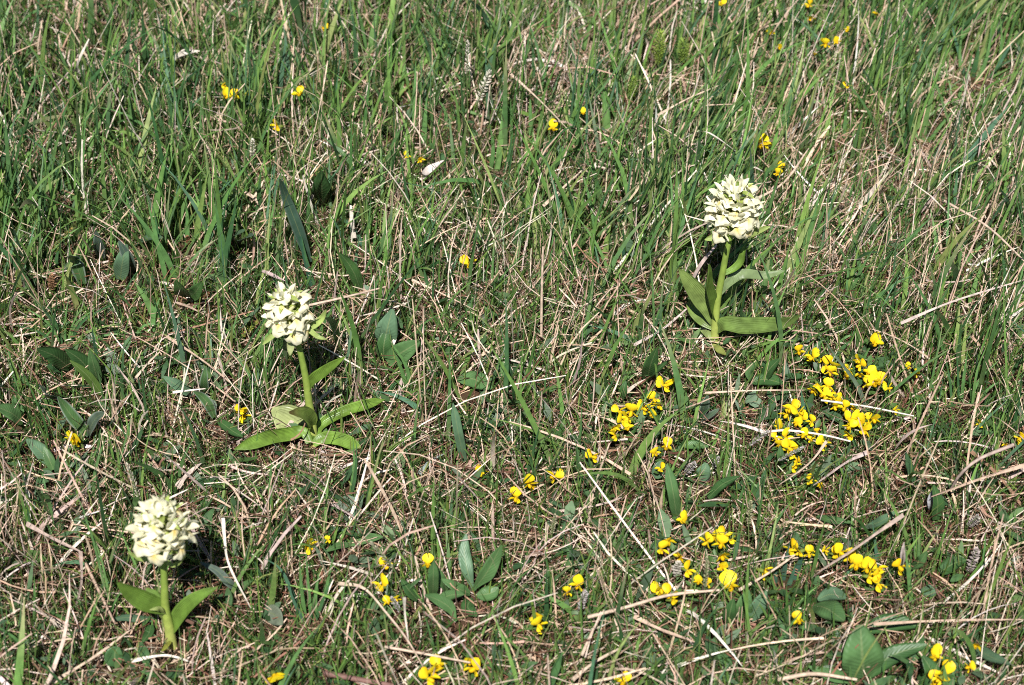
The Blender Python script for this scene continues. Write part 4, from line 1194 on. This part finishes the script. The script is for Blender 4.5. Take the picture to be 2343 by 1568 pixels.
def fields(P):
    """how lush / how dry / how tall the turf is at a place"""
    u, v, _ = project(P)
    x, y = P[:, 0], P[:, 1]
    tall = .42 + .50 / (1 + np.exp((v - 720) / 70.)) - .16 / (1 + np.exp((v - 60) / 50.))
    tall = tall + blob(u, v, 330, 560, 330, 170, .35) + blob(u, v, 2200, 150, 250, 200, .4) + blob(u, v, 1150, 330, 350, 130, .2) + blob(u, v, 1420, 560, 180, 170, .25)
    tall = tall + blob(u, v, 2230, 900, 160, 160, .35) + blob(u, v, 680, 1330, 120, 90, .2) + blob(u, v, 500, 340, 260, 120, .15)
    tall = tall - blob(u, v, 1400, 120, 220, 120, .28) - blob(u, v, 1050, 130, 90, 90, .25) - blob(u, v, 430, 60, 200, 90, .2) - blob(u, v, 2050, 480, 170, 90, .35) - blob(u, v, 1900, 620, 300, 120, .2)
    tall = tall - blob(u, v, 1060, 640, 160, 90, .25) - blob(u, v, 560, 720, 120, 120, .2)
    dry = .62 + blob(u, v, 1400, 120, 260, 130, .3) + blob(u, v, 430, 70, 250, 100, .25) + blob(u, v, 2050, 480, 200, 110, .4) + blob(u, v, 1850, 640, 350, 140, .25) + blob(u, v, 100, 1350, 300, 300, .35)
    dry = dry + blob(u, v, 760, 1090, 250, 130, .3) + blob(u, v, 1260, 1290, 160, 120, .35) + blob(u, v, 1450, 1080, 120, 120, .3) + blob(u, v, 2230, 1300, 160, 200, .3) + blob(u, v, 1150, 720, 300, 120, .2) + blob(u, v, 500, 850, 150, 80, .2)
    dry = dry - blob(u, v, 330, 560, 300, 170, .25) - blob(u, v, 2230, 950, 150, 150, .25) - blob(u, v, 120, 880, 160, 110, .35)
    nz = noise2(x, y, 17, 1.) * .5 + noise2(x, y, 43, 3.) * .5
    return np.clip(tall + .22 * nz, .03, 1.2), np.clip(dry - .3 * nz + .35 * noise2(x, y, 26, 8.), .05, 1.25), u, v


def scatter(x0, x1, y0, y1, n):
    x, y = rng.uniform(x0, x1, n), rng.uniform(y0, y1, n)
    return np.stack([x, y, H(x, y)], -1)


def lean_az(u, v, N, spread):
    """prevailing lean: to the right on the right-hand side, loose elsewhere"""
    k = 1 / (1 + np.exp(-(u - 1350) / 120.)) * (1 / (1 + np.exp((v - 850) / 80.)))
    az0 = np.where(rng.random(N) < .2 + .5 * k, .6, rng.uniform(0, 6.283, N))
    return az0 + rng.normal(0, spread, N)


def grow(bags, x0, x1, y0, y1, dens, core=True):
    A = (x1 - x0) * (y1 - y0)
    GB, SB, HB = bags

    def fl(P):
        if core:
            return fields(P)
        nz = noise2(P[:, 0], P[:, 1], 17, 1.) * .5 + noise2(P[:, 0], P[:, 1], 43, 3.) * .5
        z = np.zeros(len(P))
        return np.clip(.5 + .35 * nz, .05, 1), np.clip(.7 - .3 * nz, .1, 1), z + 1500, z + 500

    def fin(c, kp): return clear(c, kp) if core else np.ones(len(c), bool)

    def seen(P):
        u, v, _ = project(P)
        return (u > -150) & (u < 2490) & (v > -220) & (v < 1720) | (rng.random(len(P)) < .55)

    # short broken thatch
    P = scatter(x0, x1, y0, y1, int(A * 128000 * dens)); tall, dry, u, v = fl(P)
    P = P[(rng.random(len(P)) < dry * .72 + .08) & (seen(P) if core else True)]; N = len(P)
    P[:, 2] += rng.beta(1.1, 2.2, N) * .017
    L = rng.gamma(2.2, .0065, N) + .004
    c, st = blade_pts(P, rng.uniform(0, 6.283, N), rng.normal(1.35, .35, N), rng.normal(0, .5, N), L, 3, rng.normal(0, .6, N))
    c[..., 2] = np.maximum(c[..., 2], H(c[..., 0], c[..., 1]) + .001)
    k = fin(c, .07)
    SB.add(c[k], st[k], (rng.gamma(3.5, .0002, N) + .0003)[k], PROFILES['straw'], pick(LOWS, k.sum(), .3), 0, rng.uniform(-1.3, 1.3, k.sum()))
    # long straws lying on it
    P = scatter(x0, x1, y0, y1, int(A * 7500 * dens)); tall, dry, u, v = fl(P)
    P = P[rng.random(len(P)) < dry * .9]; N = len(P)
    P[:, 2] += rng.beta(1.2, 1.6, N) * .03
    az = np.where(rng.random(N) < .45, rng.choice([.5, 2.5, 3.6, 5.7], N) + rng.normal(0, .35, N), rng.uniform(0, 6.283, N))
    L = rng.gamma(3, .011, N) + .013
    c, st = blade_pts(P, az, rng.normal(1.42, .2, N), rng.normal(0, .5, N), L, 6, rng.normal(0, .7, N))
    c[..., 2] = np.maximum(c[..., 2], H(c[..., 0], c[..., 1]) + .002)
    k = fin(c, .04)
    SB.add(c[k], st[k], (rng.gamma(3, .00025, N) + .00035)[k], PROFILES['straw'], pick(STRAWS, k.sum(), .3), 0, rng.uniform(-1.2, 1.2, k.sum()))
    # standing dead blades among the tall grass
    P = scatter(x0, x1, y0, y1, int(A * 24000 * dens)); tall, dry, u, v = fl(P)
    q = (rng.random(len(P)) < np.clip(dry * (.2 + tall), 0, 1)) & (seen(P) if core else True); P, u, v = P[q], u[q], v[q]; N = len(P)
    L = rng.gamma(4, .0095, N) + .012
    c, st = blade_pts(P, lean_az(u, v, N, .7), np.abs(rng.normal(.45, .35, N)), rng.normal(.45, .45, N), L, 5, rng.normal(0, .5, N))
    c[..., 2] = np.maximum(c[..., 2], H(c[..., 0], c[..., 1]) + .001)
    k = fin(c, .06)
    SB.add(c[k], st[k], (rng.gamma(3, .0003, N) + .00035)[k], PROFILES['straw'], pick(STRAWS[:3] + STRAWS[5:], k.sum(), .25), 0, rng.uniform(-1, 1, k.sum()))
    # broad pale dead blades
    P = scatter(x0, x1, y0, y1, int(A * 1600 * dens)); tall, dry, u, v = fl(P)
    q = rng.random(len(P)) < np.clip(dry - .15, .02, 1) ** 2; P, u, v = P[q], u[q], v[q]; N = len(P)
    P[:, 2] += rng.uniform(0, .012, N)
    c, st = blade_pts(P, lean_az(u, v, N, 1.2), np.abs(rng.normal(.9, .4, N)), rng.normal(.3, .6, N), rng.gamma(5, .007, N) + .012, 6, rng.normal(0, .6, N))
    c[..., 2] = np.maximum(c[..., 2], H(c[..., 0], c[..., 1]) + .002)
    k = fin(c, .03)
    SB.add(c[k], st[k], (rng.gamma(5, .00042, N) + .0006)[k], PROFILES['blade'], pick([(2, .74, .64, .57), (2, .62, .50, .42), (1, .84, .79, .73), (1, .55, .42, .38)], k.sum(), .15), 0, rng.uniform(-1, 1, k.sum()))
    # fine short green
    P = scatter(x0, x1, y0, y1, int(A * 78000 * dens)); tall, dry, u, v = fl(P)
    nz = noise2(P[:, 0], P[:, 1], 31, 5.) if core else 0
    q = (rng.random(len(P)) < np.clip(1.2 - .55 * dry + .35 * nz, .15, 1)) & (seen(P) if core else True); P, u, v = P[q], u[q], v[q]; N = len(P)
    L = rng.gamma(3.5, .0065, N) + .006
    c, st = blade_pts(P, lean_az(u, v, N, .9), np.abs(rng.normal(.35, .35, N)), rng.normal(.4, .4, N), L, 4, rng.normal(0, .3, N))
    k = fin(c, .06)
    GB.add(c[k], st[k], (rng.gamma(4, .00022, N) + .0004)[k], PROFILES['blade'], pick(FINE, k.sum()), 0, rng.uniform(-1.3, 1.3, k.sum()))
    # medium blades in little tufts
    T = scatter(x0, x1, y0, y1, int(A * 3300 * dens)); tall, dry, u, v = fl(T)
    T = T[rng.random(len(T)) < tall * .95]
    m = rng.integers(3, 11, len(T))
    P = np.repeat(T, m, 0) + np.concatenate([rng.normal(0, .006, (m.sum(), 2)), np.zeros((m.sum(), 1))], 1)
    P[:, 2] = H(P[:, 0], P[:, 1]); tall, dry, u, v = fl(P); N = len(P)
    L = (rng.gamma(6, .0085, N) + .012) * np.clip(.55 + .5 * tall, .5, 1.1)
    c, st = blade_pts(P, lean_az(u, v, N, .5), np.abs(rng.normal(.2, .22, N)), np.abs(rng.normal(.4, .4, N)), L, 6, rng.normal(0, .35, N))
    k = fin(c, .05)
    GB.add(c[k], st[k], ((rng.gamma(3.5, .00055, N) + .0006) * np.clip(.7 + .4 * tall, .6, 1.1))[k], PROFILES['blade'], pick(GREENS, k.sum()), 0, rng.uniform(-1.1, 1.1, k.sum()),
           tipcol=((.42, .36, .2), (rng.random(k.sum()) < .3) * rng.uniform(.2, 1, k.sum())), rootcol=(.25, .27, .13))
    # broad blades
    P = scatter(x0, x1, y0, y1, int(A * 1500 * dens)); tall, dry, u, v = fl(P)
    q = rng.random(len(P)) < np.clip(tall - .15, .03, 1); P, u, v, tall = P[q], u[q], v[q], tall[q]; N = len(P)
    L = rng.gamma(9, .0075, N) + .02
    c, st = blade_pts(P, lean_az(u, v, N, .6), np.abs(rng.normal(.18, .2, N)), np.abs(rng.normal(.5, .5, N)), L, 7, rng.normal(0, .3, N))
    k = fin(c, .02)
    GB.add(c[k], st[k], (rng.gamma(7, .00055, N) + .0008)[k], PROFILES['blade'], pick(GREENS, k.sum()), 0, rng.uniform(-1, 1, k.sum()),
           tipcol=((.42, .36, .2), (rng.random(k.sum()) < .2) * rng.uniform(.2, 1, k.sum())), rootcol=(.22, .26, .12))
    # low herb leaves
    T = scatter(x0, x1, y0, y1, int(A * 2300 * dens)); tall, dry, u, v = fl(T)
    T = T[rng.random(len(T)) < np.clip(1.1 - tall, .1, 1)]
    m = rng.integers(3, 9, len(T))
    P = np.repeat(T, m, 0) + np.concatenate([rng.normal(0, .008, (m.sum(), 2)), np.zeros((m.sum(), 1))], 1)
    P[:, 2] = H(P[:, 0], P[:, 1]) + rng.uniform(.001, .016, len(P)); N = len(P)
    c, st = blade_pts(P, rng.uniform(0, 6.283, N), rng.uniform(.6, 1.4, N), rng.normal(.3, .3, N), rng.gamma(6, .0018, N) + .004, 4, rng.normal(0, .2, N))
    k = fin(c, .1)
    HB.add(c[k], st[k], (rng.gamma(6, .0006, N) + .0012)[k], PROFILES['oval'], pick(HERBS, k.sum()), 0, rng.normal(0, .5, k.sum()))


gb, sb, hb = Bag(), Bag(), Bag()
grow((gb, sb, hb), -.75, .75, .6, 2.1, 1.0)
tag(obj('meadow_grass', gb.mesh('meadow_grass', (M_GREEN,))), 'green meadow grass blades growing all over the turf', None, None, 'stuff')
tag(obj('dry_grass', sb.mesh('dry_grass', (M_STRAW,))), 'pale dry grass and straw thatch lying through the turf', None, None, 'stuff')
tag(obj('ground_cover', hb.mesh('ground_cover', (M_HERB,))), 'small dark green herb leaves low in the turf', None, None, 'stuff')

# the meadow goes on around: one patch of turf repeated
tb, ts, th_ = Bag(), Bag(), Bag()
grow((tb, ts, th_), -.25, .25, -.25, .25, .75, core=False)
patch_meshes = [tb.mesh('grass_patch', (M_GREEN,)), ts.mesh('straw_patch', (M_STRAW,)), th_.mesh('herb_patch', (M_HERB,))]
roots = []
for nm, lab in (('surrounding_grass', 'green meadow grass around the pictured patch of turf'), ('surrounding_straw', 'dry straw around the pictured patch of turf'), ('surrounding_herbs', 'small herb leaves around the pictured patch of turf')):
    e = thing(nm, lab, None, (0, 0, 0))
    e['kind'] = 'stuff'
    roots.append(e)
for ix in range(-6, 7):
    for iy in range(-5, 10):
        cxp, cyp = ix * .5, 1.35 + iy * .5
        if abs(ix) <= 1 and abs(iy) <= 1:
            continue
        M = Matrix.Translation((cxp, cyp, float(H(cxp, cyp)) * .5)) @ Matrix.Rotation(math.pi / 2 * ((ix * 3 + iy * 5) % 4), 4, 'Z')
        for e, me, nm in zip(roots, patch_meshes, ('grass_patch', 'straw_patch', 'herb_patch')):
            tag(obj(nm, me, e, mat4=M), kind='stuff')
